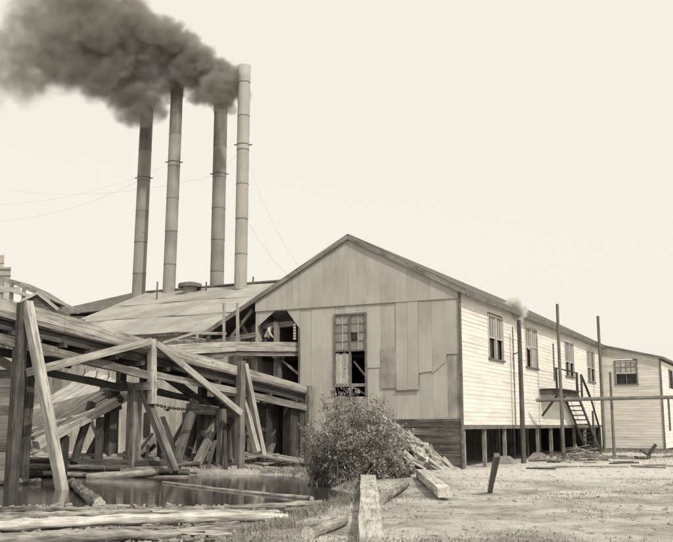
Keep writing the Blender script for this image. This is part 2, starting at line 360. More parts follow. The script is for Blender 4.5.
# side wall clapboards round four double windows
WIN = [(3.97, 6.42, 5.13, 7.25), (10.5, 13.0, 5.1, 7.3), (19.7, 22.2, 5.05, 7.25), (26.3, 28.9, 5.0, 7.2)]
def courses(parent, place, length, z0, z1, step, holes, m, name='clapboard', jl=(6, 9)):
    z = z0
    while z < z1 - .02:
        h = min(step, z1 - z); cuts = [(a, b) for a, b, c, d in holes if z + h * .5 > c and z + h * .5 < d]; cur = 0; iv = []
        for a, b in cuts: iv.append((cur, a)); cur = b
        iv.append((cur, length))
        for a, b in iv:
            while b - a > 1e-3:
                q = b if b - a < jl[1] else a + R.uniform(*jl)
                if b - q < 1.5: q = b
                p0, p1, out = place(a + .004, z), place(q - .004, z), None
                nrm = place.n; o = p0.copy(); s = R.choice((-.014, -.012, -.008, -.004, .004)); s2 = R.choice((-.014, -.01, -.004, .004)); dz0, dz1 = Vector((0, 0, R.uniform(-.008, .008))), Vector((0, 0, R.uniform(-.008, .008)))
                v = [p0 + nrm * (.028 + s) + dz0, p1 + nrm * (.028 + s2) + dz1, p1 + nrm * .008 + Vector((0, 0, h)), p0 + nrm * .008 + Vector((0, 0, h))]
                v += [p0 - nrm * .02, p1 - nrm * .02, p1 - nrm * .02 + Vector((0, 0, h)), p0 - nrm * .02 + Vector((0, 0, h))]
                x = (p1 - p0).normalized(); fm = frame(p0, p1, (0, 0, 1)); inv = fm.inverted()
                f = [(0, 1, 2, 3), (4, 5, 1, 0), (1, 5, 6, 2), (3, 2, 6, 7), (0, 3, 7, 4)]
                link(name, mesh(name, [inv @ t for t in v], f, m), parent, fm); a = q
        z += step
class Place:
    def __init__(s, fn, n): s.fn, s.n = fn, n
    def __call__(s, a, z): return s.fn(a, z)
courses(mill, Place(lambda a, z: G(0, a, z), LX), 30.8, 2.0, 7.8, .19, WIN, 'paint')
def side_window(k, y0, y1, z0, z1, dark, lx=0, parent=None, nm='window'):
    pa = parent or mill
    f = mbox(nm, pa, lx - .06, lx + .06, y0, y0 + .08, z0, z1, 'whitetrim')
    def sub(name, *a): o = mbox(name, f, *a); return o
    ym = (y0 + y1) / 2
    sub('frame', lx - .06, lx + .06, y1 - .08, y1, z0, z1, 'whitetrim'); sub('frame', lx - .06, lx + .065, ym - .06, ym + .06, z0, z1, 'whitetrim')
    sub('frame', lx - .06, lx + .055, y0 + .08, y1 - .08, z1 - .1, z1 - .002, 'whitetrim')
    sub('sill', lx - .05, lx + .12, y0 - .05, y1 + .05, z0 - .08, z0 - .002, 'trim')
    for (a, b), (dk, fr) in zip(((y0 + .08, ym - .06), (ym + .06, y1 - .08)), dark):
        zm = z0 + (z1 - z0) * fr
        if dk: sub('pane', lx - .14, lx - .12, a, b, z0, zm, 'glass')
        else: sub('pane', lx - .03, lx - .015, a, b, z0, zm, 'blind')
        sub('sash_rail', lx - .05, lx + .03, a, b, zm, zm + .07, 'whitetrim')
        sub('pane', lx - .03, lx - .012, a, b, zm + .07, z1 - .1, 'blind' if dk else 'whitetrim')
        for t in (1, 2):
            c = a + (b - a) * t / 3; sub('glazing_bar', lx - .012, lx + .012, c - .02, c + .02, zm + .07, z1 - .1, 'trim')
        if dk: sub('sash_rail', lx - .115, lx - .08, (a + b) / 2 - .025, (a + b) / 2 + .025, z0, zm, 'trim')
for k, wn in enumerate(WIN):
    side_window(k, *wn, dark=[((1, .46), (1, .46)), ((1, .48), (0, .5)), ((1, .4), (1, .4)), ((1, .42), (1, .42))][k])
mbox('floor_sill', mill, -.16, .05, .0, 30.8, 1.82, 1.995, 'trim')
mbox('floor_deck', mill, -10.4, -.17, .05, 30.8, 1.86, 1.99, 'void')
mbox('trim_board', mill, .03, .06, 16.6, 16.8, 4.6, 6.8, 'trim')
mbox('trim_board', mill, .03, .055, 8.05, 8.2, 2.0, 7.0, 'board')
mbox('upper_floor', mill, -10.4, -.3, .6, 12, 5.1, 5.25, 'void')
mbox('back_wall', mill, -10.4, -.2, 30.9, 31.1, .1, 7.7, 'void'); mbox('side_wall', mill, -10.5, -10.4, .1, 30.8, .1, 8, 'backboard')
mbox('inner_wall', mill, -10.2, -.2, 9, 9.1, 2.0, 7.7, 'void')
for i, y in enumerate([.5, 3.4, 6.6, 9.9, 12.9, 15.9, 18.9, 22, 25.2, 28.4]):          # floor posts and footings
    plank('floor_post', mill, G(-.12, y, .0), G(-.12, y, 1.83), .15, .16, 'board', up=LX, jit=.01)
    plank('floor_post', mill, G(-2.6, y + .7, .0), G(-2.6, y + .7, 1.87), .24, .24, 'timber', up=LX)
    if i in (2, 4): 
        b = G(-.12, y, 0); h = .5
        v = [(-.65, -.6, 0), (.65, -.6, 0), (.65, .6, 0), (-.65, .6, 0), (-.2, -.18, h), (.2, -.18, h), (.2, .18, h), (-.2, .18, h)]
        link('footing', mesh('footing', v, [(0, 1, 5, 4), (1, 2, 6, 5), (2, 3, 7, 6), (3, 0, 4, 7), (4, 5, 6, 7)], 'concrete'), mill, Matrix.Translation(b) @ Matrix.Rotation(-TH, 4, 'Z'))
for i in range(26):
    y = .4 + i * 1.17
    if i not in (8, 9, 17): plank('skirting_board', mill, G(-4.6, y, .05), G(-4.6 + R.uniform(-.03, .03), y, 1.86), 1.1 + R.uniform(-.2, .06), .04, 'darkboard', up=LX)
# roof
for sgn, xe in ((1, .38), (-1, -13.7)):
    a, b = G(RX, -.14, RZ0), G(RX, 31.3, RZ0); c, d = G(xe, 31.3, roofz(xe)), G(xe, -.14, roofz(xe))
    prism('roof', mill, [a, b, c, d], (0, 0, .13), 'roofdark')
    plank('rake_board', mill, G(RX, -.17, RZ0 - .03), G(xe, -.17, roofz(xe) - .03), .2, .05, 'board', up=-LY, seg=4)
mbox('fascia', mill, .34, .40, -.14, 31.3, roofz(.38) - .14, roofz(.38) + .10, 'trim')
for i in range(24): plank('rafter_tail', mill, G(-.3, .4 + i * 1.3, roofz(-.3) - .1), G(.34, .4 + i * 1.3, roofz(.34) - .1), .07, .14, 'board')
# lean-to bay under the long left slope
plank('post', mill, G(-13.2, .0, .3), G(-13.2, .0, roofz(-13.2) - .1), .2, .2, 'timber', up=LX)
plank('tie_beam', mill, G(-13.5, .05, 6.0), G(-10.4, .05, 6.35), .22, .2, 'timber', up=LY)
plank('strut', mill, G(-12.1, .1, 6.1), G(-10.7, .1, 7.6), .16, .1, 'timber', up=LY)
plank('strut', mill, G(-11.0, .1, 6.4), G(-11.6, .1, 7.3), .14, .1, 'timber_dark', up=LY)
for k in range(9): plank('wall_board', mill, G(-13.5 + k * .36, 2.5, 3), G(-13.5 + k * .36, 2.5, 7.2), .35, .04, 'backboard' if k % 3 else 'board', up=-LY)

# landing and outside stair on the long wall
stair = thing('outside_stair', 'dark open wooden stair and railed landing fixed to the white wall', 'stairs', G(.8, 22, .1), rz=-TH)
FX = 1.0
Y0, Y1, Y2 = sy_(557, 392, FX), sy_(577.5, 392, FX), sy_(601, 452, FX)
for k in range(6): plank('deck_board', stair, G(.12 + k * .2, Y0, 3.98), G(.12 + k * .2, Y1, 3.98), .19, .05, 'timber_dark')
for y in (Y0 + .1, Y1 - .1): plank('joist', stair, G(.05, y, 3.8), G(FX, y, 3.8), .12, .25, 'timber_dark')
plank('joist', stair, G(FX, Y0, 3.78), G(FX, Y1, 3.78), .08, .36, 'timber_dark')
plank('bracket', stair, G(.05, Y0 + .3, 2.5), G(FX, Y0 + .3, 3.7), .1, .1, 'timber_dark')
plank('rail_post', stair, G(FX, Y0, 3.9), G(FX, Y0, 5.15), .14, .1, 'timber_dark', up=LX); plank('rail_post', stair, G(FX, Y1, 3.9), G(FX, Y1, 5.15), .3, .1, 'timber_dark', up=LX)
plank('rail', stair, G(FX, Y0, 5.12), G(FX, Y1, 5.12), .08, .05, 'timber_dark')
ya, yb = sy_(581, 372, FX), sy_(591, 398, FX)
plank('rail_post', stair, G(FX, ya, 3.6), G(FX, ya, 5.1), .22, .1, 'timber_dark', up=LX)
plank('handrail', stair, G(FX, ya, 5.05), G(FX, yb, 3.6), .14, .07, 'timber_dark'); plank('handrail', stair, G(FX, yb, 3.6), G(FX, sy_(600, 430, FX), 1.7), .1, .06, 'timber_dark')
for px, zt in ((594, 2.9), (600.5, 1.75)): yq = sy_(px, 440, FX); plank('rail_post', stair, G(FX, yq, .0), G(FX, yq, zt), .12, .1, 'timber_dark', up=LX)
for x in (.15, FX): plank('stringer', stair, G(x, Y1, 3.8), G(x, Y2, .1), .07, .26, 'timber_dark', seg=3)
for k in range(13):
    t = (k + .6) / 13.3; plank('tread', stair, G(.15, Y1 + (Y2 - Y1) * t, 3.9 - 3.75 * t), G(FX, Y1 + (Y2 - Y1) * t, 3.9 - 3.75 * t), .3, .07, 'timber_dark')

# ------------------------------------------------------------------ wing at the far end
wing = thing('wing_building', 'narrow white clapboard wing with a six-light window at the far end of the mill', 'building', G(2, 31, .1), rz=-TH)
WY, WX = 31.2, 4.2
def wz(x): return 7.75 - (x / WX) * 1.02
WH = (1.0, 2.62, 4.95, 6.68)
z = .35
while z < 7.75:
    h = .2; xe = WX if z + h < wz(WX) else max(0, (7.75 - (z + h)) / 1.02 * WX)
    iv = [(0.02, xe)] if not (WH[2] < z + .1 < WH[3]) else [(.02, WH[0]), (WH[1], xe)]
    for a, b in iv:
        if b - a < .1: continue
        p0, p1 = G(a, WY, z), G(b, WY, z); fm = frame(p0, p1, (0, 0, 1)); inv = fm.inverted(); n = -LY
        v = [p0 + n * .016, p1 + n * .016, p1 + n * .008 + Vector((0, 0, h)), p0 + n * .008 + Vector((0, 0, h)), p0 - n * .02, p1 - n * .02, p1 - n * .02 + Vector((0, 0, h)), p0 - n * .02 + Vector((0, 0, h))]
        link('clapboard', mesh('clapboard', [inv @ t for t in v], [(0, 1, 2, 3), (4, 5, 1, 0), (1, 5, 6, 2), (3, 2, 6, 7), (0, 3, 7, 4)], 'paint_shade'), wing, fm)
    z += h
courses(wing, Place(lambda a, z: G(WX, WY + a, z), LX), 16, .35, 6.6, .2, [(2.6, 3.6, 1.6, 4.0), (6.0, 7.0, 1.6, 4.0), (4.2, 6.6, 4.7, 6.2)], 'paint', jl=(7, 12))
for a, b, c, d in ((2.6, 3.6, 1.6, 4.0), (6.0, 7.0, 1.6, 4.0), (4.2, 6.6, 4.7, 6.2)):
    f = mbox('window', wing, WX - .06, WX + .05, WY + a, WY + a + .1, c, d, 'trim')
    mbox('frame', f, WX - .06, WX + .05, WY + b - .1, WY + b, c, d, 'trim'); mbox('frame', f, WX - .06, WX + .045, WY + a + .1, WY + b - .1, d - .1, d, 'trim'); mbox('pane', f, WX - .09, WX - .07, WY + a + .1, WY + b - .1, c, d - .1, 'glass')
f = mbox('window', wing, WH[0], WH[0] + .1, WY - .08, WY + .04, WH[2], WH[3], 'trim')
for a, b, c, d in ((WH[1] - .1, WH[1], WH[2], WH[3]), (WH[0] + .1, WH[1] - .1, WH[3] - .1, WH[3]), (WH[0] - .06, WH[1] + .06, WH[2] - .1, WH[2] - .002)):
    mbox('frame', f, a, b, WY - .085, WY + .04, c, d, 'trim')
for k in range(4):
    a = WH[0] + .1 + k * .355
    for r in range(2): mbox('pane', f, a + .02, a + .335, WY - .02, WY - .005, 5.76 + r * .41, 6.14 + r * .41, 'blind')
    if k: mbox('glazing_bar', f, a - .02, a + .02, WY - .05, WY + .02, 5.74, 6.58, 'trim')
mbox('glazing_bar', f, WH[0] + .1, WH[1] - .1, WY - .045, WY + .018, 6.14, 6.17, 'trim'); mbox('glazing_bar', f, WH[0] + .1, WH[1] - .1, WY - .06, WY + .02, 5.69, 5.75, 'whitetrim')
mbox('pane', f, WH[0] + .1, WH[1] - .1, WY + .1, WY + .12, WH[2], 5.69, 'glass'); mbox('glazing_bar', f, 1.78, 1.84, WY + .02, WY + .08, WH[2], 5.69, 'trim')
mbox('corner_board', wing, WX - .06, WX + .06, WY - .07, WY + .06, .2, wz(WX) - .02, 'trim')
mbox('foundation_sill', wing, .0, WX, WY - .01, WY + .15, .0, .34, 'darkboard')
a = [G(-.1, WY - .3, wz(-.1)), G(WX + .35, WY - .3, wz(WX + .35)), G(WX + .35, WY + 17, wz(WX + .35)), G(-.1, WY + 17, wz(-.1))]
prism('roof', wing, a, (0, 0, .16), 'trim')
prism('frieze_board', wing, [G(.02, WY - .034, wz(.02) + .0), G(WX, WY - .034, wz(WX)), G(WX, WY - .034, wz(WX) - .3), G(.02, WY - .034, wz(.02) - .3)], LY * .05, 'paint_shade')
mbox('back_wall', wing, 0, WX, WY + 16, WY + 16.2, .1, 6.6, 'paint_shade'); mbox('inner_floor', wing, .1, WX - .1, WY + .2, WY + 15.9, 4.0, 4.1, 'void')

# ------------------------------------------------------------------ boiler house behind, with the pale roof
bh = thing('boiler_house', 'long boiler house with a broad pale sheet roof behind the flume', 'building', G(-22, 6, .3), rz=-TH)
EY, EZ, RY, RZ = 3.5, 7.08, 14.6, 11.5
rowt = [0, .33, .66, 1.0]
for r in range(3):
    x = -10.6
    if r == 0: x = -13.75
    if r == 1: x = -12.5
    while x > -28.9:
        x1 = max(-29, x - R.uniform(3.6, 5.2)); t0, t1 = rowt[r], rowt[r + 1]
        def rp(xx, t, lift): return G(xx, EY + (RY - EY) * t, EZ + (RZ - EZ) * t + lift)
        lf = .06 + R.uniform(0, .03); s0 = R.uniform(-.012, .012)
        vs_ = []
        for q in range(5):
            k = q / 4; xx = x + (x1 - x) * k; sag = -.04 * math.sin(math.pi * k)
            vs_ += [rp(xx, t0 - .012 + s0, lf + .05 + sag), rp(xx, t1, lf + sag)]
        o = vs_[0].copy(); v = [q - o for q in vs_]; v += [q - o - Vector((0, 0, .04)) for q in vs_]
        f = []
        for q in range(4):
            f += [(2 * q, 2 * q + 1, 2 * q + 3, 2 * q + 2), (2 * q + 10, 2 * q + 12, 2 * q + 13, 2 * q + 11), (2 * q, 2 * q + 2, 2 * q + 12, 2 * q + 10), (2 * q + 1, 2 * q + 11, 2 * q + 13, 2 * q + 3)]
        f += [(0, 10, 11, 1), (8, 9, 19, 18)]
        link('roof_sheet', mesh('roof_sheet', v, f, 'roof'), bh, Matrix.Translation(o)); x = x1 + .03
prism('back_slope', bh, [G(-10.7, RY, RZ + .02), G(-29, RY, RZ + .02), G(-29, 25, 7.2), G(-10.7, 25, 7.2)], (0, 0, .06), 'roofdark')
mbox('ridge_cap', bh, -29, -11, RY - .2, RY + .2, RZ + .05, RZ + .16, 'trim')
x = -11.0
while x > -40:
    wd = R.uniform(.36, .48); plank('wall_board', bh, G(x - wd / 2, 4.0, .1), G(x - wd / 2, 4.0 + R.uniform(-.012, .012), 7.1 if x > -28.8 else 5.2), wd - .012, .04, 'backboard', up=-LY, jit=.006); x -= wd
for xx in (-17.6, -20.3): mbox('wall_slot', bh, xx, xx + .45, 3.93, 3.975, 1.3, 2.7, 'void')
mbox('fascia', bh, -29, -13.8, EY - .02, EY + .03, EZ - .14, EZ + .02, 'board')
for xx in (-28.9, -11): mbox('end_wall', bh, xx, xx + .1, 4.1, 24.8, .1, 7.1, 'board')
v_ = thing('roof_ventilator', 'squat dark round ventilator on the ridge of the pale roof', 'ventilator', at(190, 291, 62))
for nm, r0, r1, z0, z1, mm in (('neck', .5, .5, -1.2, .25, 'stack'), ('cap', .85, .8, .25, .5, 'trim'), ('lid', .8, .3, .5, .62, 'trim')):
    log(nm, v_, at(190, 291, 62) + Vector((0, 0, z0)), at(190, 291, 62) + Vector((0, 0, z1)), r0, r1, mm, 20, 1, 0, endm=mm)
for px, py in ((157, 282), (206, 282), (253, 277)):
    b = at(px, py + 12, 61.5); tube('vent_pipe', bh, [b - Vector((0, 0, .9)), b + Vector((0, 0, .85))], .06, 'trim')
# low dark roof and pale tower far left
dk = thing('dark_roofed_shed', 'low shed with a dark roof showing past the end of the pale roof', 'shed', at(95, 330, 78))
a, b, c = at(52, 311, 78), at(140, 291, 78), at(175, 297, 78)
prism('roof', dk, [a, b, c, c + Vector((0, 0, -.5)), a + Vector((0, 0, -.4))], Vector((3, 9, 0)), 'roofgrey')
prism('wall', dk, [at(54, 316, 78.2), at(173, 316, 78.2), Vector((at(173, 316, 78.2).x, 78.2, .2)), Vector((at(54, 316, 78.2).x, 78.2, .2))], Vector((2.8, 8.5, 0)), 'board')
tw = thing('elevator_house', 'pale stepped block rising over a dark sloping roof beyond the flume', 'building', at(-20, 330, 56))
def blk(nm, x0, x1, yt, Y, dep, m): 
    a, b = at(x0, yt, Y), at(x1, yt, Y); return prism(nm, tw, [a, b, Vector((b.x, b.y, .2)), Vector((a.x, a.y, .2))], dep, m)
blk('upper_block', -40, 4.5, 255, 57, (-1.9, 4, 0), 'backboard'); blk('lower_block', -40, 11, 267, 56, (-2.3, 5, 0), 'backboard')
for k in range(3): prism('wall_band', tw, [at(-30, 263 + k * 6, 55.95), at(11 if k else 4, 263 + k * 6, 55.95), at(11 if k else 4, 263.8 + k * 6, 55.95), at(-30, 263.8 + k * 6, 55.95)], (0, .04, 0), 'board')
pr = [at(-30, 270, 52), at(0, 276.5, 52), at(16, 281, 52), at(36, 290, 52), at(52, 300, 52), at(66, 307, 52)]
for a, b in zip(pr, pr[1:]): prism('roof_slope', tw, [a, b, b - Vector((0, 0, .25)), a - Vector((0, 0, .25))], (.4, 1.3, 0), 'board')
for x in (2, 12, 24): 
    a = at(x, 278 + x * .35, 51.9); plank('post', tw, a, Vector((a.x, a.y, 5.5)), .18, .18, 'board', up=(0, -1, 0))
plank('tie_beam', tw, at(-10, 284, 51.8), at(40, 299, 51.8), .2, .1, 'backboard', up=(0, -1, 0)); plank('tie_beam', tw, at(-10, 291, 51.8), at(20, 289, 51.8), .25, .1, 'backboard', up=(0, -1, 0))
prism('wall', tw, [at(-40, 296, 53), at(50, 312, 53), Vector((at(50, 312, 53).x, 53, .2)), Vector((at(-40, 296, 53).x, 53, .2))], (1, 4, 0), 'board')
sg = thing('small_gable_shed', 'small dark gable end with a pale rake standing behind the flume wall', 'shed', at(40, 330, 45))
prism('gable_wall', sg, [at(22, 301, 45), at(37.5, 294, 45), at(56, 309, 45), at(56, 345, 45), at(22, 345, 45)], (0, 2.5, 0), 'darkboard')
plank('rake_board', sg, at(20, 301.5, 44.9), at(38, 293, 44.9), .12, .1, 'backboard', up=(0, -1, 0)); plank('rake_board', sg, at(37, 292.5, 44.9), at(58.5, 309.5, 44.9), .14, .1, 'backboard', up=(0, -1, 0))
plank('roof', sg, at(48, 300.5, 45) + Vector((0, -.05, .05)), at(48, 300.5, 45) + Vector((0, 2.6, .05)), .3, .06, 'board')
for x in (24, 54): a = at(x, 330, 45.6); plank('post', sg, Vector((a.x, a.y, .2)), a, .25, .25, 'timber', up=(0, -1, 0))

# ------------------------------------------------------------------ smokestacks
STK = [(147, 108, 68, .50, 'tall iron smokestack standing farthest from the mill gable, its top lost in smoke'),
       (177, 88, 64, .45, 'tall iron smokestack second farthest from the mill gable, slim and darkly banded'),
       (221, 103, 67, .52, 'tall iron smokestack next to the bright one, its top hidden in the smoke'),
       (244.5, 66, 60, .43, 'bright iron smokestack nearest the mill gable with its open rim clear of the smoke')]
TOPS = []
for i, (px, py, Y, r, lb) in enumerate(STK):
    t = at(px, py, Y) - Vector((0, 0, .85)); b = Vector((t.x - (.15 if i < 2 else 0), t.y, 8.5))
    s = thing('smokestack', lb, 'smokestack', b, 'smokestacks of the boiler house'); TOPS.append(t)
    n, H = 28, t.z - b.z
    zs = [0]; 
    while zs[-1] < H - 2.8: zs.append(zs[-1] + 2.45)
    zs.append(H)
    for k, (z0, z1) in enumerate(zip(zs, zs[1:])):
        p0, p1 = b + (t - b) * (z0 / H), b + (t - b) * (z1 / H)
        log('shell_section', s, p0, p1, r * (1 + .012 * (k % 2)), r * (1 + .012 * (k % 2)) * .985, ('soot' if z1 > H - 1 and i < 3 else 'stack') if i < 3 else 'stacklight', n, 2, 0, endm='iron')
        if k: log('band', s, p0 - Vector((0, 0, .03)), p0 + Vector((0, 0, .04)), r * 1.025, r * 1.025, 'stackband', n, 1, 0, endm='iron')
    # open rim
    v, f = [], []
    for zz, rr in ((-.9, r * 1.0), (.0, r * 1.06), (.0, r * .9), (-.9, r * .9)):
        v += [(math.cos(a * 2 * math.pi / n) * rr, math.sin(a * 2 * math.pi / n) * rr, zz + .85) for a in range(n)]
    for q in range(3):
        for j in range(n): f.append((q * n + j, q * n + (j + 1) % n, (q + 1) * n + (j + 1) % n, (q + 1) * n + j))
    link('rim', mesh('rim', v, f, 'soot' if i < 3 else 'stacklight', True), s, Matrix.Translation(t))
    zc = b.z + H * .72; tube('guy_collar', s, [b + (t - b) * .718, b + (t - b) * .722], r * 1.06, 'trim', 20)
    for sx in (-1, 1): plank('guy_lug', s, b + (t - b) * .72 + Vector((sx * r, 0, 0)), b + (t - b) * .72 + Vector((sx * (r + .2), 0, 0)), .06, .06, 'iron')
def wire(p, q, sag, lb):
    pts = [p.lerp(q, k / 12) - Vector((0, 0, sag * 4 * (k / 12) * (1 - k / 12))) for k in range(13)]
    tag(tube('guy_wire', None, pts, .0045, 'board', 4), lb, 'wire', 'guy wires of the smokestacks')
gl = 'thin slack guy wire strung from a smokestack collar'
for i, (ex, ey, eY) in enumerate(((-30, 222, 60), (-30, 205, 62), (10, 190, 80), (300, 268, 52))):
    b = Vector((TOPS[i].x, TOPS[i].y, 8.5)); p = b + (TOPS[i] - b) * .72; wire(p, at(ex, ey, eY), .9, 'thin slack guy wire from the collar of the ' + ('stack farthest from the gable', 'stack second farthest from the gable', 'broad stack beside the bright one', 'bright stack down behind the gable')[i])
b = Vector((TOPS[3].x, TOPS[3].y, 8.5)); wire(b + (TOPS[3] - b) * .45, at(289, 277, 50), .3, 'short guy wire from halfway up the bright stack to the gable roof'); 
b1 = Vector((TOPS[2].x, TOPS[2].y, 8.5)); wire(b1 + (TOPS[2] - b1) * .72, b + (TOPS[3] - b) * .72, .15, 'short wire linking the collars of the bright stack and its neighbour')

# ------------------------------------------------------------------ flume trestle
fl = thing('flume_trestle', 'long timber flume on raking trestle bents sloping down past the mill gable', 'trestle', (A2.x, A2.y, 0))
FW = 1.7
segs = [-25, 65, 152, 240, 309]
def ft(x): return 297 + x * (90 / 309)                        # top edge of the flume in the photograph
def fh(x): return .66 - .34 * (x / 309)
for a, b in zip(segs, segs[1:]):
    for off in (0, -FW):
        for c, (u0, u1, th, mm) in enumerate(((.0, .72, .07, 'timber_light'), (.76, 1.0, .12, 'board'))):
            pa, pb = tre(a, ft(a)), tre(b, ft(b)); ha, hb = fh(a), fh(b)
            q0 = pa - Vector((0, 0, ha * (u0 + u1) / 2)) + TN * off; q1 = pb - Vector((0, 0, hb * (u0 + u1) / 2)) + TN * off
            plank('side_board', fl, q0, q1 - (q1 - q0).normalized() * .01, ha * (u1 - u0), th, mm, up=TN, w1=hb * (u1 - u0), seg=4, jit=.012)
    q0 = tre(a, ft(a)) - Vector((0, 0, fh(a) + .03)) - TN * FW / 2; q1 = tre(b, ft(b)) - Vector((0, 0, fh(b) + .03)) - TN * FW / 2
    for k in range(5): d = TN * (k - 2) * FW / 5.2; plank('floor_board', fl, q0 + d, q1 + d, .31, .05, 'timber')
    plank('stringer', fl, q0 + TN * (FW / 2 - .28) - Vector((0, 0, .2)), q1 + TN * (FW / 2 - .28) - Vector((0, 0, .2)), .24, .3, 'timber_dark', seg=3)  # shade under the flume is put into the dark colour of stringers and joists
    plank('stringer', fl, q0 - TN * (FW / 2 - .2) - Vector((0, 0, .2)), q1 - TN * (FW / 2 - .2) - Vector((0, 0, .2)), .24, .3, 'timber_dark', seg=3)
for k in range(13):
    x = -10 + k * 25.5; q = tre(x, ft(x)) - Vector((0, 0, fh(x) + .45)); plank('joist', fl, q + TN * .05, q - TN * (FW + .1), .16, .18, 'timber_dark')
# lower longitudinal rails
def rail(x0, y0, x1, y1, off, wd, th, m='timber', nm='long_rail'): plank(nm, fl, tre(x0, y0, off), tre(x1, y1, off), wd, th, m, up=TN, seg=5, jit=.02)
rail(-25, 333, 55, 352, -.06, .34, .22, 'timber'); rail(52, 352, 154, 377, -.06, .3, .22, 'timber'); rail(150, 374, 240, 392, -.06, .26, .2, 'board'); rail(238, 392, 314, 410, -.06, .28, .2, 'board')
rail(-20, 348, 70, 365, -1.6, .3, .22, 'timber_dark'); rail(40, 371, 125, 388, -1.3, .26, .22, 'timber_dark'); rail(120, 384, 205, 402, -1.4, .26, .22, 'timber_dark'); rail(195, 398, 310, 412, -1.5, .26, .2, 'timber_dark'); rail(150, 368, 200, 379, -1.2, .2, .2, 'timber_dark')
def gz(q): return gh(q.x, q.y)
def post(x, yt, off, w_=.32, m='timber', foot=None, dep=.5, nm='post', lean=0):
    t = tre(x, yt, off); b = Vector((t.x + lean, t.y, (gz(t) if foot is None else foot) - .3)); plank(nm, fl, b, t, w_, w_, m, up=TN, seg=3, jit=.015)
post(22.5, 303, .1, .34, 'timber_dark'); post(30, 345, -FW - .1, .34, 'timber_dark'); post(18, 345, -.35, .26, 'timber')  # main post coloured dark to stand for its shadowed face
plank('raking_brace', fl, tre(27, 303, .2), Vector((-8.44, 28.85, -.5)), .34, .26, 'timber_light', up=TT, seg=4, jit=.015)
# middle bent
t = tre(152, 339, .12); plank('post', fl, tre(152, 404, .12), t, .26, .26, 'timber_light', up=TN, seg=3)
q = tre(150, 386, .0); plank('cap_beam', fl, q + TN * .25, q - TN * 3.1, .36, .3, 'timber', up=(0, 0, 1), seg=3)
for off, m in ((-.95, 'timber'), (-2.45, 'timber_dark')):
    b = q + TN * off; plank('post', fl, Vector((b.x, b.y, gz(b) - .3)), b - Vector((0, 0, .1)), .42, .42, m, up=TN, seg=3, jit=.02)
b = q + TN * -.4; plank('raking_brace', fl, b - Vector((0, 0, .2)), tre(175, 472, 1.25), .28, .26, 'timber', up=TT, seg=3)
b = q + TN * -1.9; plank('raking_brace', fl, b + Vector((0, 0, -.4)), b - TN * 2.2 + Vector((0, 0, -3.0)), .26, .26, 'timber_dark', up=TT, seg=3)
b = q - TN * .4; plank('post', fl, b, Vector((b.x, b.y, tre(150, 344).z)), .26, .26, 'timber_dark', up=TN)
b = q - TN * 1.9; plank('post', fl, b, Vector((b.x, b.y, tre(150, 352).z)), .3, .3, 'timber_dark', up=TN)
plank('long_brace', fl, tre(151, 341, .3), tre(26, 373, .3), .27, .12, 'timber_light', up=TN, seg=4); plank('long_brace', fl, tre(157, 344, .22), tre(241, 413, .22), .26, .14, 'timber_light', up=TN, seg=4)
plank('long_brace', fl, tre(160, 372, -1.3), tre(232, 424, -1.3), .3, .2, 'timber_dark', up=TN, seg=4)
# third bent and the cluster beside it
post(241, 361, .1, .32, 'timber', .1); plank('raking_brace', fl, tre(244.5, 364, .2), onz(267.5, 470, .08) - Vector((0, 0, .3)), .24, .2, 'timber_light', up=TT, seg=3)
plank('raking_brace', fl, tre(243, 398, -.2), tre(257, 452, .35), .26, .22, 'timber_light', up=TT, seg=3)
q = tre(240, 402, 0); plank('cap_beam', fl, q + TN * .1 - TT * .2, q - TN * 2.6 - TT * .2, .3, .28, 'timber_dark', seg=3)
q2 = tre(190, 402, -1.0); plank('cap_beam', fl, tre(188, 408, -1.1), tre(243, 414, -1.1), .4, .3, 'timber', up=TN, seg=3)
for x, yt, off, w_, m in ((222, 409, -.7, .3, 'timber'), (231, 396, -1.4, .36, 'timber'), (206, 404, -1.6, .36, 'timber'), (219, 372, -1.3, .28, 'timber_dark'), (203, 372, -1.6, .3, 'timber_dark'), (262, 405, -1.6, .3, 'timber_dark'), (278, 400, -1.5, .34, 'timber_dark'), (291, 402, -.5, .5, 'timber_dark'), (300, 402, -.3, .36, 'timber_dark'), (309, 386, .05, .25, 'timber')): post(x, yt, off, w_, m)
for xa, ya, xb, yb, off, w_, m in ((195, 400, 176, 464, -.8, .34, 'timber'), (203, 402, 184, 462, -2.2, .36, 'timber_dark'), (224, 405, 196, 466, -1.2, .34, 'timber'), (217, 410, 200, 462, -2.4, .3, 'timber_dark'), (286, 404, 268, 456, -1.5, .28, 'timber'), (270, 410, 290, 455, -1.7, .24, 'timber_dark'), (262, 412, 240, 445, -1.8, .22, 'timber'), (92, 402, 74, 462, -2.2, .26, 'timber_dark')):
    plank('sway_brace', fl, tre(xa, ya, off), tre(xb, yb, off), w_, .2, m, up=TN, seg=3, jit=.02)
for k in range(7):
    x = 244 + k * 9 + R.uniform(-2, 2); plank('hanger', fl, tre(x, 380 + k * 2, -.8), tre(x + R.uniform(-4, 4), 402 + k, -.8), .12, .08, 'timber_dark', up=TN)
for px, py in ((85, 369), (97, 371), (109, 373), (120, 372)): tube('bolt_rod', fl, [tre(px, py, .08), tre(px - .5, py + 5, .08), tre(px - 3, py + 8, .1)], .018, 'iron', 5)
